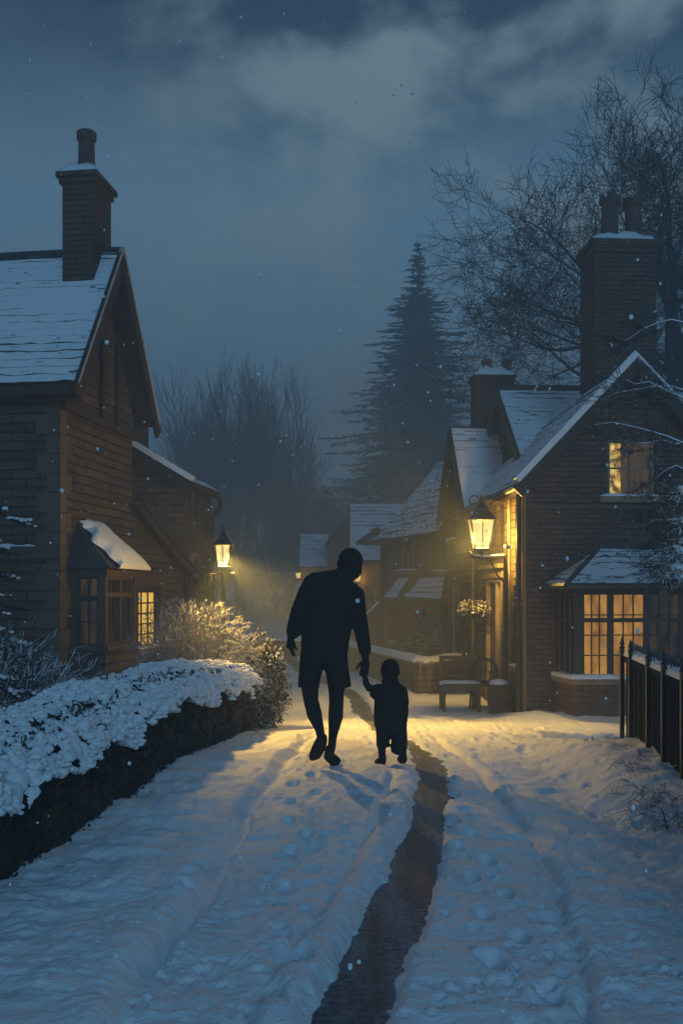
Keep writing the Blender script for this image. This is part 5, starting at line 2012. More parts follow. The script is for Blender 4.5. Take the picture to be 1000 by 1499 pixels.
def conifer(name, loc, h, rbase, label, mat, seed, dens=1.0, droop=0.25, z_start=0.08, spray=0.34, cat='tree', pw=0.8):
    rs = random.Random(seed)
    root = empty(name, loc, label, cat)
    b0 = Vector(loc)
    mb = MB()
    mb.tube([b0 + Vector((0, 0, -0.5)), b0 + Vector((0, 0, h * 0.5)), b0 + Vector((0, 0, h))], [h * 0.016, h * 0.010, 0.01], 8, 0, False)
    mb.build('trunk', [M['bark']], root, loc)
    mb = MB()
    z = h * z_start
    while z < h * 0.995:
        f = (z - h * z_start) / (h * (1 - z_start))
        R_ = rbase * (1 - f) ** pw * rs.uniform(0.62, 1.15) + 0.04
        nb = max(4, int((7 + 5 * (1 - f)) * dens))
        a0 = rs.uniform(0, 6.28)
        for i in range(nb):
            a = a0 + 2 * math.pi * (i + rs.uniform(-.3, .3)) / nb
            ln = R_ * rs.uniform(0.55, 1.0)
            out = Vector((math.cos(a), math.sin(a), 0))
            side = Vector((-math.sin(a), math.cos(a), 0))
            p0 = b0 + Vector((0, 0, z + rs.uniform(-.1, .1)))
            n = max(3, int(ln / (spray * 0.55)))
            path = []
            for j in range(n + 1):
                t = j / n
                path.append(p0 + out * ln * t + Vector((0, 0, ln * (0.18 * t - droop * 1.6 * t * t + 0.18 * t ** 4))))
            mb.tube([path[0], path[n // 2], path[-1]], [0.02 + 0.01 * ln, 0.015, 0.004], 3, 0, False)
            for j in range(1, n + 1):
                ta, tb_ = (j - 1) / n, j / n
                wa_, wb_ = [spray * 0.26 * min(1.0, 0.3 + ln * 0.3) * (1 - 0.7 * q_) * rs.uniform(0.4, 1.3) for q_ in (ta, tb_)]
                dr = Vector((0, 0, -0.5))
                for s in (-1, 1):
                    mb.add([path[j - 1], path[j], path[j] + side * s * wb_ + dr * wb_, path[j - 1] + side * s * wa_ + dr * wa_], [(0, 1, 2, 3)], 0)
            for j in range(1, n + 1):
                t = j / n
                wd = spray * (1.25 - 0.85 * t) * rs.uniform(0.7, 1.2) * min(1.0, 0.35 + ln * 0.35) * (0.30 + 0.70 * min(1.0, (1 - f) * 2.2))
                for s in (-1, 1, -0.8, 0.8, -0.45, 0.45, 0.1, -0.1):
                    q = path[j - 1].lerp(path[j], rs.random())
                    d = (out * rs.uniform(0.5, 1.1) + side * s * rs.uniform(0.6, 1.1) + Vector((0, 0, rs.uniform(-0.75, 0.15)))).normalized()
                    wv_ = d.cross(Vector((0, 0, 1))).normalized() * wd * rs.uniform(0.07, 0.16)
                    up = Vector((0, 0, rs.uniform(-.02, .05)))
                    e = q + d * wd
                    m_ = q + d * wd * 0.5
                    mb.add([q, m_ + wv_ - up, e, m_ - wv_ - up, m_ + up], [(0, 1, 4), (1, 2, 4), (2, 3, 4), (3, 0, 4)], 0)
        z += h * 0.021 * (0.7 + 0.6 * rs.random()) * (1.15 - 0.35 * f)
    mb.build('crown', [M[mat]], root, loc)
    return root


tcx = at(612, 865, 72)
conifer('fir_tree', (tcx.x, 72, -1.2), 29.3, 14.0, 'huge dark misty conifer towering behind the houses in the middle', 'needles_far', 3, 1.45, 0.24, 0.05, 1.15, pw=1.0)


def snow_fir(loc, h, label, seed):
    """near fir whose laden branches reach into the left edge"""
    rs = random.Random(seed)
    root = empty('snowy_fir', loc, label, 'tree')
    b0 = Vector(loc)
    mb = MB()
    mb.tube([b0 + Vector((0, 0, -0.4)), b0 + Vector((0, 0, h * 0.6)), b0 + Vector((0, 0, h))], [0.13, 0.08, 0.01], 8, 0, False)
    mb.build('trunk', [M['bark']], root, loc)
    mb, sb = MB(), MB()
    z = 0.7
    while z < h * 0.98:
        f = z / h
        ln0 = 1.30 * (1 - f) ** 0.8 + 0.1
        for i in range(7):
            a = 2 * math.pi * (i + rs.random()) / 7
            ln = ln0 * rs.uniform(0.75, 1.1)
            out = Vector((math.cos(a), math.sin(a), 0))
            side = Vector((-math.sin(a), math.cos(a), 0))
            n = 7
            path = [b0 + Vector((0, 0, z)) + out * ln * t / n + Vector((0, 0, 0.10 * ln * (t / n) - 0.42 * ln * (t / n) ** 2)) for t in range(n + 1)]
            mb.tube(path, [0.016 * (1 - 0.8 * t / n) + 0.003 for t in range(n + 1)], 4, 0, False)
            tips = []
            for j in range(2, n + 1):
                for s in (-1, 1, 0) if j == n else (-1, 1):
                    q = path[j]
                    d = (out * rs.uniform(0.6, 1.0) + side * s * rs.uniform(0.5, 0.9) + Vector((0, 0, rs.uniform(-.35, -.05)))).normalized()
                    l2 = ln * 0.30 * rs.uniform(0.6, 1.1) * (1.2 - 0.6 * j / n)
                    e = q + d * l2
                    mb.tube([q, e], [0.006, 0.003], 3, 0, False)
                    for k_ in range(14):   # needles
                        t = rs.random()
                        c = q.lerp(e, t)
                        nd = (d * 0.6 + rvec(rs)).normalized() * rs.uniform(0.025, 0.045)
                        wv_ = nd.cross(rvec(rs)).normalized() * 0.004
                        mb.poly([c - wv_, c + nd, c + wv_])
                    tips.append((q, e))
            for (q, e) in tips:       # snow lying on the sprays, broken into clots
                if rs.random() < 0.75:
                    for k_ in range(rs.randint(4, 9)):
                        c = q.lerp(e, rs.random()) + Vector((rs.gauss(0, .012), rs.gauss(0, .012), 0.010 + rs.uniform(0, .008)))
                        r_ = rs.uniform(0.006, 0.017)
                        sb.ellipsoid(c, (r_ * rs.uniform(.9, 1.6), r_ * rs.uniform(.9, 1.6), r_ * rs.uniform(.6, .9)), 7, 5)
        z += 0.21 * rs.uniform(0.8, 1.2)
    cr_ = mb.build('crown', [M['hedge_leaf']], root, loc)
    sb.build('branch_snow', [M['snow']], cr_, loc, smooth=True)


snow_fir((-3.30, 6.6, 0.05), 4.9, 'snow-laden fir at the left edge whose branches hang before the dark stone front', 9)


def shrub(name, loc, rad, label, mat, seed, n=260, ln=(0.5, 1.0), lean=(10, 80), kids=5, r0=0.006, group=None, cat='shrub', wob=0.25, up=0.05, lvl=2, leaves=0, leafmat=None, leafsize=0.03):
    rs = random.Random(seed)
    mb = MB()
    b0 = Vector(loc)
    P = dict(wob=wob, up=up, kids=[0, kids, kids], lr=(0.35, 0.6), ang=(25, 60), rmin=0.0022, levels=9)
    for i in range(n):
        a = rs.uniform(0, 6.283)
        e = RAD(rs.uniform(*lean))
        d = Vector((math.sin(e) * math.cos(a), math.sin(e) * math.sin(a), math.cos(e)))
        L_ = rs.uniform(*ln)
        branch(mb, rs, b0 + Vector((rs.uniform(-.25, .25) * rad[0], rs.uniform(-.25, .25) * rad[1], rs.uniform(-0.05, 0.15))), d,
               L_ * (rad[0] * math.sin(e) + rad[2] * math.cos(e)) * 0.75, r0, lvl, P)
    mats = [M[mat]]
    if leaves:
        mats.append(M[leafmat])
        for i in range(leaves):
            d = rvec(rs)
            rr_ = rs.random() ** 0.35
            p = b0 + Vector((d.x * rad[0] * rr_, d.y * rad[1] * rr_, rad[2] * 0.55 + d.z * rad[2] * 0.6 * rr_))
            a, b = rvec(rs), rvec(rs)
            b = (b - a * a.dot(b)).normalized()
            s = leafsize * rs.uniform(0.6, 1.3)
            mb.poly([p - a * s, p + b * s * 0.55, p + a * s, p - b * s * 0.55], 1)
    o = mb.build(name, mats, None, loc)
    return tag(o, label, cat, group)


def frost_bush(name, loc, rad, label, mat, seed, stems=70, tufts=3200, tl=(0.05, 0.13), cat='bush', leafmat=None, leaves=0, ls=0.026):
    """twiggy dome: stems from the root to the outline, short branching twigs filling the volume"""
    rs = random.Random(seed)
    root = Vector(loc)
    cen = root + Vector((0, 0, rad[2] * 0.47))
    mb = MB()

    def inside(shell):
        d = rvec(rs)
        r_ = shell + (1 - shell) * rs.random()
        k_ = 0.88 + 0.24 * vn(d)
        return Vector((d.x * rad[0] * r_ * k_, d.y * rad[1] * r_ * k_, d.z * rad[2] * 0.55 * r_ * k_)), d
    ph = [rs.uniform(0, 6.28) for _ in range(4)]

    def vn(d):
        return 0.5 + 0.25 * math.sin(d.x * 5 + ph[0]) * math.sin(d.z * 6 + ph[1]) + 0.25 * math.sin(d.y * 7 + d.x * 3 + ph[2])
    for i in range(stems):
        p, d = inside(0.9)
        e = cen + p
        b0_ = root + Vector((rs.uniform(-.2, .2) * rad[0], rs.uniform(-.2, .2) * rad[1], -0.1))
        m_ = b0_.lerp(e, 0.5) + Vector((p.x * 0.15, p.y * 0.15, 0.12 * rad[2])) + rvec(rs) * 0.03
        mb.tube([b0_, m_, e], [0.011, 0.007, 0.003], 4, 0, False)
    for i in range(tufts):
        p, d = inside(0.45)
        q = cen + p
        if q.z < root.z - 0.05:
            continue
        dd = (d * 0.9 + rvec(rs) * 0.8 + Vector((0, 0, 0.15))).normalized()
        l_ = rs.uniform(*tl)
        m_ = q + dd * l_ * 0.5 + rvec(rs) * l_ * 0.12
        e = m_ + (dd + rvec(rs) * 0.35).normalized() * l_ * 0.5
        mb.tube([q, m_, e], [0.0034, 0.0028, 0.0016], 3, 0, False)
        for k_ in range(2):
            t0_ = q.lerp(e, rs.uniform(0.25, 0.8))
            mb.tube([t0_, t0_ + (dd + rvec(rs) * 0.9).normalized() * l_ * 0.45], [0.0024, 0.0014], 3, 0, False)
    mats = [M[mat]]
    if leaves:
        mats.append(M[leafmat])
        for i in range(leaves):
            p, d = inside(0.55)
            q = cen + p
            if q.z < root.z:
                continue
            a, b = rvec(rs), (rvec(rs) + d * 0.6)
            b = (b - a * a.dot(b)).normalized()
            z_ = ls * rs.uniform(0.6, 1.3)
            mb.poly([q - a * z_, q + b * z_ * 0.6, q + a * z_, q - b * z_ * 0.6], 1)
    return tag(mb.build(name, mats, None, loc), label, cat)


frost_bush('frosted_bush', (-1.78, 11.6, gz(11.6)), (0.80, 0.62, 1.58), 'big rounded bush of frosted twigs behind the far end of the hedge', 'frost', 1, 90, 7500)
frost_bush('evergreen_bush', (-0.98, 11.9, gz(11.9)), (0.34, 0.36, 1.18), 'lamplit leafy bush at the far tip of the hedge by the lane', 'bark', 2, 30, 700, (0.05, 0.1), leafmat='leaf', leaves=4200)
shrub('frosted_sapling', (-1.75, 12.5, gz(12.5)), (0.34, 0.3, 1.18), 'thin upright frosted sapling between the round bush and the garden lantern', 'frost', 3, 7, (0.75, 1.0), (6, 34), 5, 0.012, cat='sapling', up=0.06, wob=0.3)
shrub('frosted_shrub', (-1.42, 12.6, gz(12.6)), (0.46, 0.4, 1.05), 'spreading snowy shrub under the garden lantern', 'frost', 4, 9, (0.75, 1.0), (10, 50), 5, 0.010, up=0.02, wob=0.3)
frost_bush('twiggy_shrub', (-2.42, 6.9, gz(6.9)), (0.62, 0.45, 1.02), 'twiggy snow-dusted shrub at the left edge behind the hedge', 'twig_snow', 5, 60, 1100, (0.08, 0.22))
sg = at(617, 950, 22.4)
shrub('garden_shrub', (sg.x, 22.3, gz(22.3)), (0.62, 0.4, 1.0), 'dark bushy shrub dusted with snow under the porch canopies behind the garden wall', 'twig_snow', 6, 60, (0.7, 1.0), (5, 80), 4, 0.009, leaves=2600, leafmat='leaf', leafsize=0.04)

# brambles along the foot of the fence
def brambles():
    rs = random.Random(12)
    mb = MB()
    for i in range(260):
        t = rs.random()
        c = Vector((1.86 + 0.46 * t + rs.uniform(-0.14, 0.10), 5.0 + 3.3 * t, gz(5.0 + 3.3 * t) + 0.10))
        a = rs.uniform(0, 6.28)
        ln = rs.uniform(0.12, 0.34)
        out = Vector((math.cos(a), math.sin(a), 0))
        h = rs.uniform(0.03, 0.13)
        bend = Vector((-out.y, out.x, 0)) * rs.uniform(-0.5, 0.5) * ln
        path = [c + out * ln * k_ / 5 + bend * (k_ / 5) ** 2 + Vector((rs.gauss(0, .008), rs.gauss(0, .008), h * math.sin(math.pi * min(k_ / 5 * 0.95 + 0.05, 1)) * 1.0)) for k_ in range(6)]
        mb.tube(path, [0.0032, 0.003, 0.0028, 0.0024, 0.002, 0.0012], 4, 0, False)
        for k_ in range(rs.randint(1, 4)):
            q = path[rs.randint(1, 4)]
            mb.tube([q, q + rvec(rs) * 0.04, q + rvec(rs) * 0.06], [0.0022, 0.002, 0.0012], 3, 0, False)
    o = mb.build('bramble', [M['twig_snow']], None, (2.0, 7.0, 0))
    tag(o, 'tangle of bare dead brambles in the snow along the foot of the fence', 'brambles')


brambles()


# snowy tree beyond the right edge reaching in front of the corner cottage
def right_tree():
    loc = (4.55, 9.8, -0.1)
    root = empty('snowy_tree', loc, 'snow-covered tree at the right edge, branches reaching across the corner cottage', 'tree')
    rs = random.Random(31)
    mb = MB()
    mb.tube([(4.55, 9.8, -0.6), (4.5, 9.8, 1.5), (4.6, 9.85, 3.2), (4.5, 9.9, 5.2)], [0.16, 0.13, 0.10, 0.04], 9, 0, False)
    mb.build('trunk', [M['bark_frost']], root, loc, smooth=True)
    mb, sb = MB(), MB()
    P = dict(wob=0.22, up=0.02, kids=[0, 3, 3], lr=(0.4, 0.62), ang=(20, 50), rmin=0.0022, levels=9)
    tips = [((1005, 470), (905, 505), 9.4), ((1010, 590), (915, 560), 9.2), ((1005, 655), (872, 622), 9.2), ((1010, 650), (905, 660), 9.5), ((1010, 690), (955, 704), 9.1),
            ((1010, 770), (945, 768), 9.0), ((1010, 745), (960, 735), 9.3), ((1010, 812), (972, 828), 8.8), ((1010, 800), (965, 800), 9.0), ((1010, 570), (880, 585), 9.6), ((1010, 845), (985, 850), 9.0)]
    for (a, b, Y) in tips:
        p0 = Vector((4.5, 9.8, at(a[0], a[1], Y).z + 0.15))
        p1, p2 = at(a[0], a[1], Y), at(b[0], b[1], Y)
        mid = p0.lerp(p1, 0.5) + Vector((0, 0, 0.08))
        q = p1.lerp(p2, 0.5) + Vector((rs.uniform(-.03, .03), 0, rs.uniform(-.03, 0.05)))
        path = [p0, mid] + [p1.lerp(p2, t_) + Vector((rs.uniform(-.02, .02), rs.uniform(-.04, .04), 0.07 * math.sin(t_ * 3.0) + rs.uniform(-.025, .025))) for t_ in (0, .2, .4, .6, .8, 1)]
        rad = [0.030, 0.018, 0.009, 0.0075, 0.006, 0.005, 0.0035, 0.002]
        mb.tube(path, rad, 6, 0, False)
        sb.tube([x + Vector((0, 0, r_ * 0.9)) for x, r_ in zip(path[1:], rad[1:])], [r_ * 0.8 + 0.001 for r_ in rad[1:]], 6, 0, False)
        for i in range(15):
            t = rs.uniform(0.0, 1.0)
            pp = p1.lerp(q, t * 2) if t < 0.5 else q.lerp(p2, t * 2 - 1)
            d = ((p2 - p1).normalized() + rvec(rs) * 0.6).normalized()
            branch(mb, rs, pp, d, rs.uniform(0.10, 0.26), 0.0032, 2, P)
    # evergreen tufts low on the right, loaded with snow
    for (px, py) in ((985, 812), (995, 838), (1010, 800), (1000, 725), (1008, 850), (975, 838), (998, 770)):
        c = at(px, py, 8.9)
        for i in range(150):
            d = rvec(rs)
            p = c + d * rs.uniform(0.02, 0.10)
            e = p + (d + Vector((0, 0, -0.2))) * 0.06
            wv_ = d.cross(rvec(rs)).normalized() * 0.006
            mb.poly([p - wv_, e, p + wv_])
        for i in range(9):
            d = rvec(rs)
            sb.ellipsoid(c + Vector((d.x * 0.08, d.y * 0.08, 0.03 + abs(d.z) * 0.05)), (rs.uniform(.02, .045), rs.uniform(.02, .045), rs.uniform(.012, .025)), 8, 5)
    cr_ = mb.build('crown', [M['twig_snow']], root, loc, smooth=False)
    sb.build('branch_snow', [M['snow']], cr_, loc, smooth=True)


right_tree()

# ------------------------------------------------------------------ fence on the right
def fence():
    p_far = hit(917, 1108)
    d = Vector((0.14, 1, 0)).normalized()
    far = Vector((p_far[0], p_far[1], 0))
    n_post = 7
    root = empty('railing_fence', (far.x, far.y, gz(far.y)), 'dark boarded fence with spiked posts and snow-topped rail at the right edge', 'fence')
    loc = tuple(root.location)
    F = Fr(far.x, far.y, 0.14)
    ln = 6.6
    zt = 0.84
    mb = MB()
    nb = int(ln / 0.088)
    rs = random.Random(6)
    for i in range(nb):
        u1 = -i * 0.088
        F.box(mb, 0.0 + rs.uniform(-.004, .004), 0.022, u1 - 0.082, u1, -0.35, zt - 0.07 + rs.uniform(-.012, .004))
    F.box(mb, 0.023, 0.06, -ln, 0, zt - 0.25, zt - 0.16)
    F.box(mb, 0.023, 0.06, -ln, 0, 0.10, 0.19)
    mb.build('boards', [M['fence']], root, loc)
    mb = MB()
    F.box(mb, -0.03, 0.06, -ln, 0.02, zt - 0.065, zt - 0.01)
    rl = mb.build('rail', [M['fence']], root, loc)
    mb = MB()
    snow_strip(mb, F, 'v', -0.035, 0.065, -ln, 0.02, zt - 0.008, 0, 0.05)
    mb.build('rail_snow', [M['snow']], rl, loc, smooth=True)
    us = [-0.03, -0.50, -1.32, -1.92]
    us += [-1.92 - 0.62 * k_ for k_ in range(1, 8)]
    for u_ in us:
        mb = MB()
        c = F.pt(-0.038, u_, 0)
        mb.box(c[0] - 0.017, c[0] + 0.017, c[1] - 0.017, c[1] + 0.017, -0.3, zt + 0.05)
        po = mb.build('post', [M['iron']], root, loc)
        mb = MB()
        mb.lathe((c[0], c[1], zt + 0.05), [(0.017, 0), (0.028, 0.010), (0.011, 0.025), (0.024, 0.045), (0.020, 0.06), (0.001, 0.11)], 8)
        mb.build('finial', [M['iron']], po, loc)
    mb = MB()    # slender spikes between the posts
    u_ = -0.2
    while u_ > -ln:
        c = F.pt(0.02, u_, 0)
        mb.tube([(c[0], c[1], zt - 0.05), (c[0], c[1], zt + 0.06)], 0.007, 5)
        mb.lathe((c[0], c[1], zt + 0.055), [(0.004, 0), (0.016, 0.02), (0.001, 0.065)], 6)
        u_ -= 0.105
    mb.build('spikes', [M['iron']], root, loc)


fence()

# ------------------------------------------------------------------ bench, chair, basket, planter
def bench():
    p = hit(657, 1043)
    x0, y0, z0 = p[0], p[1], gz(p[1]) + 0.02
    loc = (x0, y0, z0)
    root = empty('garden_bench', loc, 'wooden garden bench with lattice back and snowy seat by the garden wall', 'bench')
    W, D, H = 0.62, 0.50, 0.44
    lx0, lx1 = x0 - 0.10, x0 - 0.10 + W
    mb = MB()
    for i in range(4):
        mb.box(lx0 - 0.02, lx1 + 0.02, y0 + i * D / 4, y0 + (i + 1) * D / 4 - 0.015, z0 + H - 0.035, z0 + H)
    mb.box(lx0, lx1, y0 + 0.02, y0 + 0.05, z0 + H - 0.11, z0 + H - 0.037)
    mb.build('seat', [M['bench_wood']], root, loc)
    for (lx, ly) in ((lx0, y0 + 0.0), (lx1 - 0.055, y0 + 0.0), (lx0, y0 + D - 0.06), (lx1 - 0.055, y0 + D - 0.06)):
        mb = MB()
        back = ly > y0 + 0.2
        mb.box(lx, lx + 0.055, ly, ly + 0.055, z0 - 0.15, z0 + (0.86 if back else H - 0.037))
        mb.build('leg', [M['bench_wood']], root, loc)
    mb = MB()
    yb = y0 + D - 0.04
    mb.box(lx0 + 0.056, lx1 - 0.056, yb, yb + 0.03, z0 + 0.80, z0 + 0.86)
    mb.box(lx0 + 0.056, lx1 - 0.056, yb, yb + 0.03, z0 + 0.50, z0 + 0.55)
    nn = 9
    for i in range(nn + 1):
        xa = lx0 + 0.056 + (W - 0.112) * i / nn
        for s in (-1, 1):
            xb = min(max(xa + s * 0.14, lx0 + 0.056), lx1 - 0.056)
            mb.tube([(xa, yb + 0.015, z0 + 0.55), (xb, yb + 0.015 + s * 0.004, z0 + 0.80)], 0.009, 4)
    mb.build('backrest', [M['bench_wood']], root, loc)
    mb = MB()
    n = 8
    pts = [(lx0 - 0.01 + (W + 0.02) * i / n, y0 + 0.01 + (D - 0.1) * j / n, z0 + H + (0.002 if min(i, j, n - i, n - j) == 0 else 0.02 + 0.012 * random.random())) for i in range(n + 1) for j in range(n + 1)]
    mb.add(pts, [(i * (n + 1) + j, (i + 1) * (n + 1) + j, (i + 1) * (n + 1) + j + 1, i * (n + 1) + j + 1) for i in range(n) for j in range(n)])
    mb.build('seat_snow', [M['snow']], root, loc, smooth=True)


bench()


def round_chair():
    p = hit(709, 1040)
    x0, y0, z0 = p[0], p[1], gz(p[1]) + 0.02
    loc = (x0, y0, z0)
    root = empty('garden_chair', loc, 'dark garden chair with a rounded openwork back between the bench and the lamp post', 'chair')
    mb = MB()
    mb.lathe((x0, y0 + 0.22, z0 + 0.40), [(0.20, 0), (0.225, 0.012), (0.225, 0.03), (0.20, 0.042)], 20)
    mb.build('seat', [M['timber']], root, loc)
    for (dx, dy) in ((-.16, .08), (.16, .08), (-.16, .38), (.16, .38)):
        mb = MB()
        mb.tube([(x0 + dx * 1.2, y0 + dy, z0 - 0.15), (x0 + dx, y0 + 0.22 + (dy - 0.22) * 0.85, z0 + 0.40)], [0.016, 0.02], 7)
        mb.build('leg', [M['timber']], root, loc)
    mb = MB()
    arc = []
    for i in range(19):
        a = math.pi * (-0.12 + 1.24 * i / 18)
        arc.append((x0 + 0.23 * math.cos(a), y0 + 0.06 - 0.03 * math.sin(a), z0 + 0.57 + 0.26 * math.sin(a)))
    mb.tube([(arc[0][0] * 0.3 + x0 * 0.7 + 0.1, y0 + 0.1, z0 + 0.42)] + arc + [(arc[-1][0] * 0.3 + x0 * 0.7 - 0.1, y0 + 0.1, z0 + 0.42)], 0.022, 7)
    for i in range(2, 17, 2):
        xx = arc[i][0]
        mb.tube([(x0 + (xx - x0) * 0.75, y0 + 0.10, z0 + 0.43), (xx, arc[i][1], arc[i][2])], 0.011, 5)
    mb.tube([arc[2], (x0, y0 + 0.05, z0 + 0.62), arc[16]], 0.012, 5)
    mb.build('backrest', [M['timber']], root, loc)


round_chair()


def planter():
    uu = Rf.on_v(-0.24, 731, 0)[0]
    c = Rf.pt(-0.24, uu, gz(15.9))
    root = empty('plant_tub', c, 'dark square wooden plant tub under snow at the foot of the lamp post', 'planter')
    mb = MB()
    for k_ in range(5):
        z0 = c[2] - 0.05 + k_ * 0.105
        s = 0.15 + 0.004 * k_
        mb.box(c[0] - s, c[0] + s, c[1] - s, c[1] + s, z0, z0 + 0.10)
    mb.box(c[0] - 0.185, c[0] + 0.185, c[1] - 0.185, c[1] + 0.185, c[2] + 0.476, c[2] + 0.51)
    mb.build('tub', [M['timber']], root, c)
    mb = MB()
    mb.ellipsoid((c[0], c[1], c[2] + 0.51), (0.16, 0.16, 0.08), 16, 8)
    mb.build('snow_mound', [M['snow']], root, c, smooth=True)


planter()


def hanging_basket():
    uu, zz = Rf.on_v(-0.32, 692, 893)
    c = Vector(Rf.pt(-0.30, uu, zz))
    loc = tuple(Rf.pt(0, uu, zz))
    root = empty('hanging_basket', loc, 'snow-dusted hanging basket on the lit stone wall left of the cottage door', 'basket')
    rs = random.Random(8)
    mb = MB()
    mb.lathe((c.x, c.y, c.z - 0.16), [(0.05, 0), (0.14, 0.05), (0.20, 0.14), (0.21, 0.16)], 12)
    mb.build('basket', [M['timber']], root, loc)
    mb = MB()
    top = (c.x, c.y, c.z + 0.42)
    for i in range(3):
        a = 2.1 * i
        mb.tube([(c.x + 0.2 * math.cos(a), c.y + 0.2 * math.sin(a), c.z), top], 0.006, 4)
    w_ = Rf.pt(0.0, uu, zz + 0.44)
    mb.tube([w_, top], 0.012, 5)
    mb.build('bracket', [M['iron']], root, loc)
    mb = MB()
    for i in range(1500):
        d = rvec(rs)
        q = c + Vector((d.x * 0.30, d.y * 0.30, d.z * 0.16 + 0.03)) * rs.random() ** 0.4
        a, b = rvec(rs), rvec(rs)
        b = (b - a * a.dot(b)).normalized()
        s = rs.uniform(0.015, 0.035)
        mb.poly([q - a * s, q + b * s * 0.5, q + a * s, q - b * s * 0.5])
    mb.build('foliage', [M['leaf']], root, loc)


hanging_basket()

# ------------------------------------------------------------------ people
PY = 7.66


def S(zx, zy, dy=0.0):
    """point of the figures' plane from a 3.333x enlargement of the photo that starts at (390, 780)"""
    Y = PY + dy
    p = at(390 + zx / 3.3333, 780 + zy / 3.3333, PY)
    return Vector((p.x, Y, p.z))


ZP = 1 / 3.3333 / FPX * PY     # metres per enlargement pixel


def limb(mb, pts, sq=1.0, seg=14, ends=True):
    """tapering elliptical sweep: pts = [(Vector, half width in x, half depth)]"""
    n = len(pts)
    P = [p[0] for p in pts]
    ring_pts = []
    for i in range(n):
        d = (P[min(i + 1, n - 1)] - P[max(i - 1, 0)]).normalized()
        fwd = Vector((0, 1, 0))
        s = d.cross(fwd)
        if s.length < 0.05:
            s = Vector((1, 0, 0))
        s.normalize()
        t = s.cross(d).normalized()
        for j in range(seg):
            a = 2 * math.pi * j / seg
            ring_pts.append(P[i] + s * math.cos(a) * pts[i][1] + t * math.sin(a) * pts[i][2])
    fs = []
    for i in range(n - 1):
        for j in range(seg):
            k_ = (j + 1) % seg
            fs.append((i * seg + j, i * seg + k_, (i + 1) * seg + k_, (i + 1) * seg + j))
    fs.append(tuple(range(seg - 1, -1, -1)))
    fs.append(tuple((n - 1) * seg + j for j in range(seg)))
    mb.add(ring_pts, fs)
    for p, a, b in (pts[0], pts[-1]) if ends else (pts[0],):
        mb.ellipsoid(p, (min(a, b) * 0.98,) * 3, 12, 8)


def finish(mb, name, mats, parent, loc, voxel, smooth_it=2):
    """fuse the overlapping sweeps into one continuous skin"""
    o = mb.build(name, mats, parent, loc, smooth=True)
    r = o.modifiers.new('fuse', 'REMESH')
    r.mode = 'VOXEL'
    r.voxel_size = voxel
    r.use_smooth_shade = True
    s = o.modifiers.new('soften', 'SMOOTH')
    s.factor = 0.5
    s.iterations = smooth_it
    return o


def hand(mb, wrist, direction, palm_n, size, curl=0.5, thumb_side=1):
    """palm, four unequal bent fingers and a thumb from the palm's side"""
    d = direction.normalized()
    nrm = palm_n.normalized()
    s = d.cross(nrm).normalized()
    palm_l = size * 0.50
    k0 = wrist + d * palm_l
    limb(mb, [(wrist, size * 0.15, size * 0.13), (wrist + d * palm_l * 0.5, size * 0.21, size * 0.12), (k0, size * 0.21, size * 0.10)], seg=12)
    for i, (o_, l_) in enumerate(((-0.165, 0.42), (-0.055, 0.48), (0.055, 0.45), (0.16, 0.35))):
        q = k0 + s * o_ * size - d * size * 0.06
        path, rad = [q], [size * 0.058]
        dd = d.copy()
        for j in range(3):
            dd = (dd + nrm * curl * 0.55).normalized()
            q = q + dd * size * l_ * (0.42, 0.32, 0.26)[j]
            path.append(q)
            rad.append(size * (0.054, 0.05, 0.042)[j])
        mb.tube(path, rad, 8)
        mb.ellipsoid(path[-1], (size * 0.042,) * 3, 8, 6)
    q = wrist + d * palm_l * 0.35 + s * thumb_side * size * 0.17
    path = [q, q + (d * 0.7 + s * thumb_side * 0.7 + nrm * 0.25).normalized() * size * 0.22, q + (d * 0.95 + s * thumb_side * 0.55 + nrm * 0.4).normalized() * size * 0.42]
    mb.tube(path, [size * 0.075, size * 0.062, size * 0.048], 8)
    mb.ellipsoid(path[-1], (size * 0.048,) * 3, 8, 6)


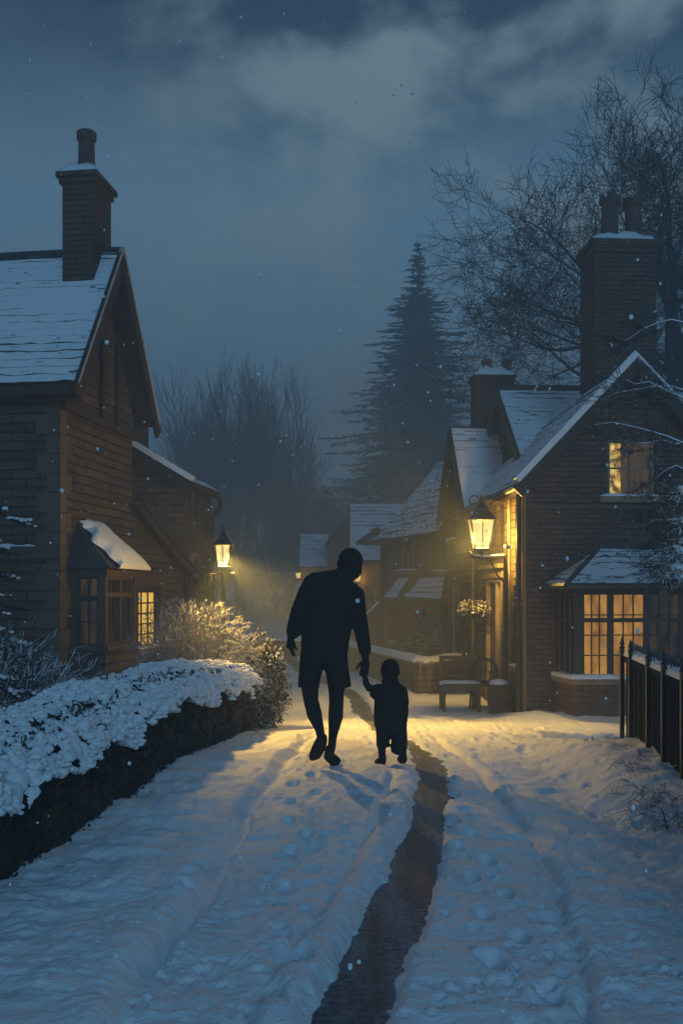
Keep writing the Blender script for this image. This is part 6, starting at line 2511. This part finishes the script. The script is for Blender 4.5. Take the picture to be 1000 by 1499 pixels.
def man():
    loc = (S(290, 1135).x, PY, S(290, 1135).z)
    root = empty('person', loc, 'tall man in shorts seen from behind, bowing his head to the child', 'person')
    k_ = ZP
    body = MB()
    # head bowed to the right, neck, bare trunk under the shirt
    hr = Vector((0, 0, 0)).to_track_quat('Z', 'Y') if False else None
    from mathutils import Euler
    body.ellipsoid(S(413, 138, 0.03), (60 * k_, 68 * k_, 64 * k_), 20, 14)
    body.ellipsoid(S(424, 178, 0.07), (45 * k_, 52 * k_, 50 * k_), 16, 12)
    body.ellipsoid(S(422, 206, 0.06), (26 * k_, 34 * k_, 26 * k_), 12, 8)            # chin and jaw
    body.ellipsoid(S(352, 152, 0.02), (8 * k_, 15 * k_, 18 * k_), 10, 8)           # ear
    body.ellipsoid(S(440, 165, 0.13), (10 * k_, 14 * k_, 12 * k_), 8, 6)           # nose
    limb(body, [(S(398, 185, 0.0), 42 * k_, 42 * k_), (S(372, 215, -0.01), 52 * k_, 46 * k_), (S(345, 255, -0.01), 90 * k_, 50 * k_)])
    limb(body, [(S(325, 255), 85 * k_, 60 * k_), (S(300, 380), 100 * k_, 65 * k_), (S(285, 520), 100 * k_, 66 * k_), (S(283, 590), 100 * k_, 66 * k_)])
    # left arm
    limb(body, [(S(218, 245, -0.01), 42 * k_, 42 * k_), (S(170, 350, -0.02), 33 * k_, 34 * k_), (S(135, 445, 0.02), 28 * k_, 28 * k_), (S(117, 515, 0.04), 18 * k_, 19 * k_)])
    hand(body, S(117, 512, 0.04), S(120, 610, 0.06) - S(117, 512, 0.04), Vector((0.9, 0.4, 0)), 108 * k_, 0.35, 1)
    # right arm down to the child's hand
    limb(body, [(S(440, 300, 0.0), 40 * k_, 40 * k_), (S(460, 430, 0.0), 32 * k_, 33 * k_), (S(476, 540, 0.02), 27 * k_, 27 * k_), (S(485, 620, 0.03), 17 * k_, 18 * k_)])
    hand(body, S(485, 615, 0.03), S(480, 700, 0.05) - S(485, 615, 0.03), Vector((-0.3, 0.9, 0)), 108 * k_, 0.45, -1)
    # legs: left foot lifting off its toes, right foot planted ahead
    limb(body, [(S(222, 650, -0.01), 46 * k_, 60 * k_), (S(213, 760, -0.03), 42 * k_, 46 * k_), (S(218, 815, -0.04), 37 * k_, 40 * k_), (S(236, 880, -0.08), 37 * k_, 38 * k_), (S(262, 950, -0.13), 22 * k_, 24 * k_), (S(270, 990, -0.15), 20 * k_, 22 * k_)])
    limb(body, [(S(344, 650, 0.01), 46 * k_, 60 * k_), (S(342, 760, 0.04), 40 * k_, 44 * k_), (S(341, 825, 0.04), 36 * k_, 38 * k_), (S(338, 900, 0.02), 37 * k_, 38 * k_), (S(325, 985, -0.02), 22 * k_, 25 * k_), (S(318, 1055, -0.02), 19 * k_, 22 * k_)])
    finish(body, 'body', [M['skin_dark']], root, loc, 0.006)
    sh = MB()
    limb(sh, [(S(378, 222, -0.01), 60 * k_, 48 * k_), (S(338, 258, -0.01), 128 * k_, 66 * k_), (S(318, 330), 128 * k_, 78 * k_), (S(300, 430), 124 * k_, 84 * k_), (S(287, 520), 118 * k_, 84 * k_), (S(281, 607), 114 * k_, 84 * k_)], seg=22, ends=False)
    limb(sh, [(S(235, 235, -0.01), 44 * k_, 50 * k_), (S(200, 290, -0.01), 46 * k_, 48 * k_), (S(160, 390, 0.0), 44 * k_, 44 * k_), (S(130, 485, 0.03), 37 * k_, 36 * k_)])
    limb(sh, [(S(415, 285, 0.0), 46 * k_, 52 * k_), (S(446, 350, 0.0), 38 * k_, 46 * k_), (S(463, 470, 0.01), 37 * k_, 40 * k_), (S(482, 575, 0.03), 32 * k_, 33 * k_)])
    finish(sh, 'shirt', [M['cloth']], root, loc, 0.009, 3)
    st = MB()
    limb(st, [(S(281, 570), 112 * k_, 80 * k_), (S(281, 630), 115 * k_, 84 * k_)], seg=20, ends=False)
    limb(st, [(S(222, 600, -0.01), 58 * k_, 78 * k_), (S(219, 660, -0.01), 58 * k_, 74 * k_), (S(210, 705, -0.02), 54 * k_, 68 * k_), (S(205, 757, -0.03), 52 * k_, 64 * k_)], seg=18, ends=False)
    limb(st, [(S(342, 600, 0.01), 56 * k_, 78 * k_), (S(341, 660, 0.01), 59 * k_, 74 * k_), (S(351, 705, 0.03), 58 * k_, 68 * k_), (S(358, 759, 0.03), 58 * k_, 64 * k_)], seg=18, ends=False)
    # square hems
    finish(st, 'shorts', [M['cloth']], root, loc, 0.009, 2)
    hr_ = MB()
    hr_.ellipsoid(S(411, 136, 0.015), (61 * k_, 69 * k_, 64 * k_), 20, 14)
    hr_.build('hair', [M['cloth']], root, loc, smooth=True)
    for pts, nm in (([(S(276, 985, -0.17), 26 * k_, 24 * k_), (S(262, 1025, -0.15), 33 * k_, 30 * k_), (S(240, 1070, -0.11), 30 * k_, 26 * k_), (S(226, 1088, -0.07), 20 * k_, 18 * k_)], 'shoe'),
                    ([(S(310, 1052, -0.04), 24 * k_, 26 * k_), (S(306, 1088, -0.02), 27 * k_, 36 * k_), (S(325, 1112, 0.04), 29 * k_, 40 * k_), (S(345, 1122, 0.09), 20 * k_, 22 * k_)], 'shoe')):
        mb = MB()
        limb(mb, pts)
        finish(mb, nm, [M['cloth']], root, loc, 0.007, 2)


def child():
    loc = (S(610, 1135).x, PY, S(610, 1135).z)
    root = empty('person', loc, 'small child in baggy shorts reaching up to hold the hand of the man', 'person')
    k_ = ZP
    body = MB()
    body.ellipsoid(S(604, 662, 0.01), (46 * k_, 50 * k_, 47 * k_), 18, 12)
    body.ellipsoid(S(604, 688, 0.02), (43 * k_, 42 * k_, 40 * k_), 16, 12)
    body.ellipsoid(S(648, 684, 0.01), (6 * k_, 9 * k_, 11 * k_), 8, 6)
    body.ellipsoid(S(561, 684, 0.01), (4 * k_, 9 * k_, 11 * k_), 8, 6)
    limb(body, [(S(604, 705), 36 * k_, 34 * k_), (S(605, 742), 48 * k_, 34 * k_)])
    limb(body, [(S(606, 760), 62 * k_, 42 * k_), (S(606, 850), 62 * k_, 46 * k_), (S(612, 950), 64 * k_, 46 * k_)])
    # raised arm into the man's hand
    limb(body, [(S(535, 765, 0.0), 22 * k_, 22 * k_), (S(500, 758, 0.02), 19 * k_, 19 * k_), (S(487, 735, 0.04), 17 * k_, 17 * k_), (S(482, 706, 0.045), 12 * k_, 12 * k_)])
    hand(body, S(482, 708, 0.045), S(481, 660, 0.055) - S(482, 708, 0.045), Vector((0.4, -0.8, 0)), 48 * k_, 0.6, 1)
    limb(body, [(S(665, 785, 0.0), 22 * k_, 22 * k_), (S(678, 870, 0.01), 18 * k_, 18 * k_), (S(676, 935, 0.04), 13 * k_, 13 * k_)])
    hand(body, S(676, 930, 0.04), Vector((-0.05, 0.35, -1)), Vector((-0.9, 0.3, 0)), 50 * k_, 0.6, -1)
    limb(body, [(S(568, 960), 36 * k_, 36 * k_), (S(563, 1050, 0.0), 20 * k_, 22 * k_), (S(566, 1100, 0.0), 17 * k_, 18 * k_)])
    limb(body, [(S(645, 960), 36 * k_, 36 * k_), (S(664, 1050, 0.04), 22 * k_, 22 * k_), (S(668, 1095, 0.04), 19 * k_, 20 * k_)])
    finish(body, 'body', [M['skin_dark']], root, loc, 0.0045)
    sh = MB()
    limb(sh, [(S(604, 738), 50 * k_, 36 * k_), (S(605, 762), 80 * k_, 48 * k_), (S(606, 820), 80 * k_, 54 * k_), (S(606, 890), 82 * k_, 56 * k_), (S(607, 948), 80 * k_, 56 * k_)], seg=20, ends=False)
    limb(sh, [(S(545, 765, 0.0), 30 * k_, 32 * k_), (S(528, 785, 0.0), 26 * k_, 30 * k_)])
    limb(sh, [(S(660, 775, 0.0), 30 * k_, 32 * k_), (S(672, 830, 0.0), 26 * k_, 28 * k_)])
    finish(sh, 'shirt', [M['cloth']], root, loc, 0.007, 3)
    st = MB()
    limb(st, [(S(610, 920), 74 * k_, 52 * k_), (S(610, 965), 75 * k_, 52 * k_)], seg=18, ends=False)
    limb(st, [(S(573, 940), 36 * k_, 46 * k_), (S(570, 1000), 34 * k_, 44 * k_), (S(568, 1044), 31 * k_, 40 * k_)], ends=False)
    limb(st, [(S(648, 940), 38 * k_, 46 * k_), (S(650, 1000), 39 * k_, 46 * k_), (S(648, 1045), 41 * k_, 44 * k_), (S(640, 1074, 0.01), 34 * k_, 36 * k_)], ends=False)
    finish(st, 'shorts', [M['cloth']], root, loc, 0.007, 2)
    hr_ = MB()
    hr_.ellipsoid(S(604, 662, 0.002), (46.5 * k_, 51 * k_, 47.5 * k_), 18, 12)
    hr_.build('hair', [M['cloth']], root, loc, smooth=True)
    for pts in ([(S(568, 1095, -0.02), 19 * k_, 21 * k_), (S(562, 1118, 0.0), 23 * k_, 28 * k_), (S(546, 1125, 0.05), 19 * k_, 22 * k_)],
                [(S(668, 1090, 0.03), 20 * k_, 21 * k_), (S(668, 1110, 0.05), 23 * k_, 28 * k_), (S(660, 1114, 0.10), 19 * k_, 20 * k_)]):
        mb = MB()
        limb(mb, pts)
        finish(mb, 'shoe', [M['cloth']], root, loc, 0.006, 2)


man()
child()

# ------------------------------------------------------------------ falling snow and the misty air
rs = random.Random(77)
mb = MB()
for i in range(950):
    Y = rs.uniform(1.6, 15)
    px, py = rs.uniform(-250, 1250), rs.uniform(-150, 1500)
    p = at(px, py, Y)
    if p.z < gz(Y) + 0.1:
        continue
    r_ = (0.0026 + 0.005 * rs.random() ** 2.2) * (0.6 + 0.10 * Y)
    mb.ellipsoid(p, (r_, r_, r_ * rs.uniform(0.9, 1.5)), 8, 5)
fl = mb.build('falling_snow', [M['snow']], smooth=True)
tag(fl, 'scattered snowflakes drifting down through the dusk', 'snowfall', None, 'stuff')

hb = MB()
hb.box(-110, 120, -8, 150, -2.4, 31)
k = NT('misty_air')
pv_ = k.n('ShaderNodeVolumePrincipled')
pv_.inputs['Color'].default_value = (0.80, 0.93, 1.0, 1)
pv_.inputs['Density'].default_value = 0.0150
pv_.inputs['Anisotropy'].default_value = 0.0
k.t.links.new(pv_.outputs[0], k.out.inputs['Volume'])
hz = hb.build('haze', [k.m])
tag(hz, 'cold misty evening air over the lane', 'haze', None, 'stuff')
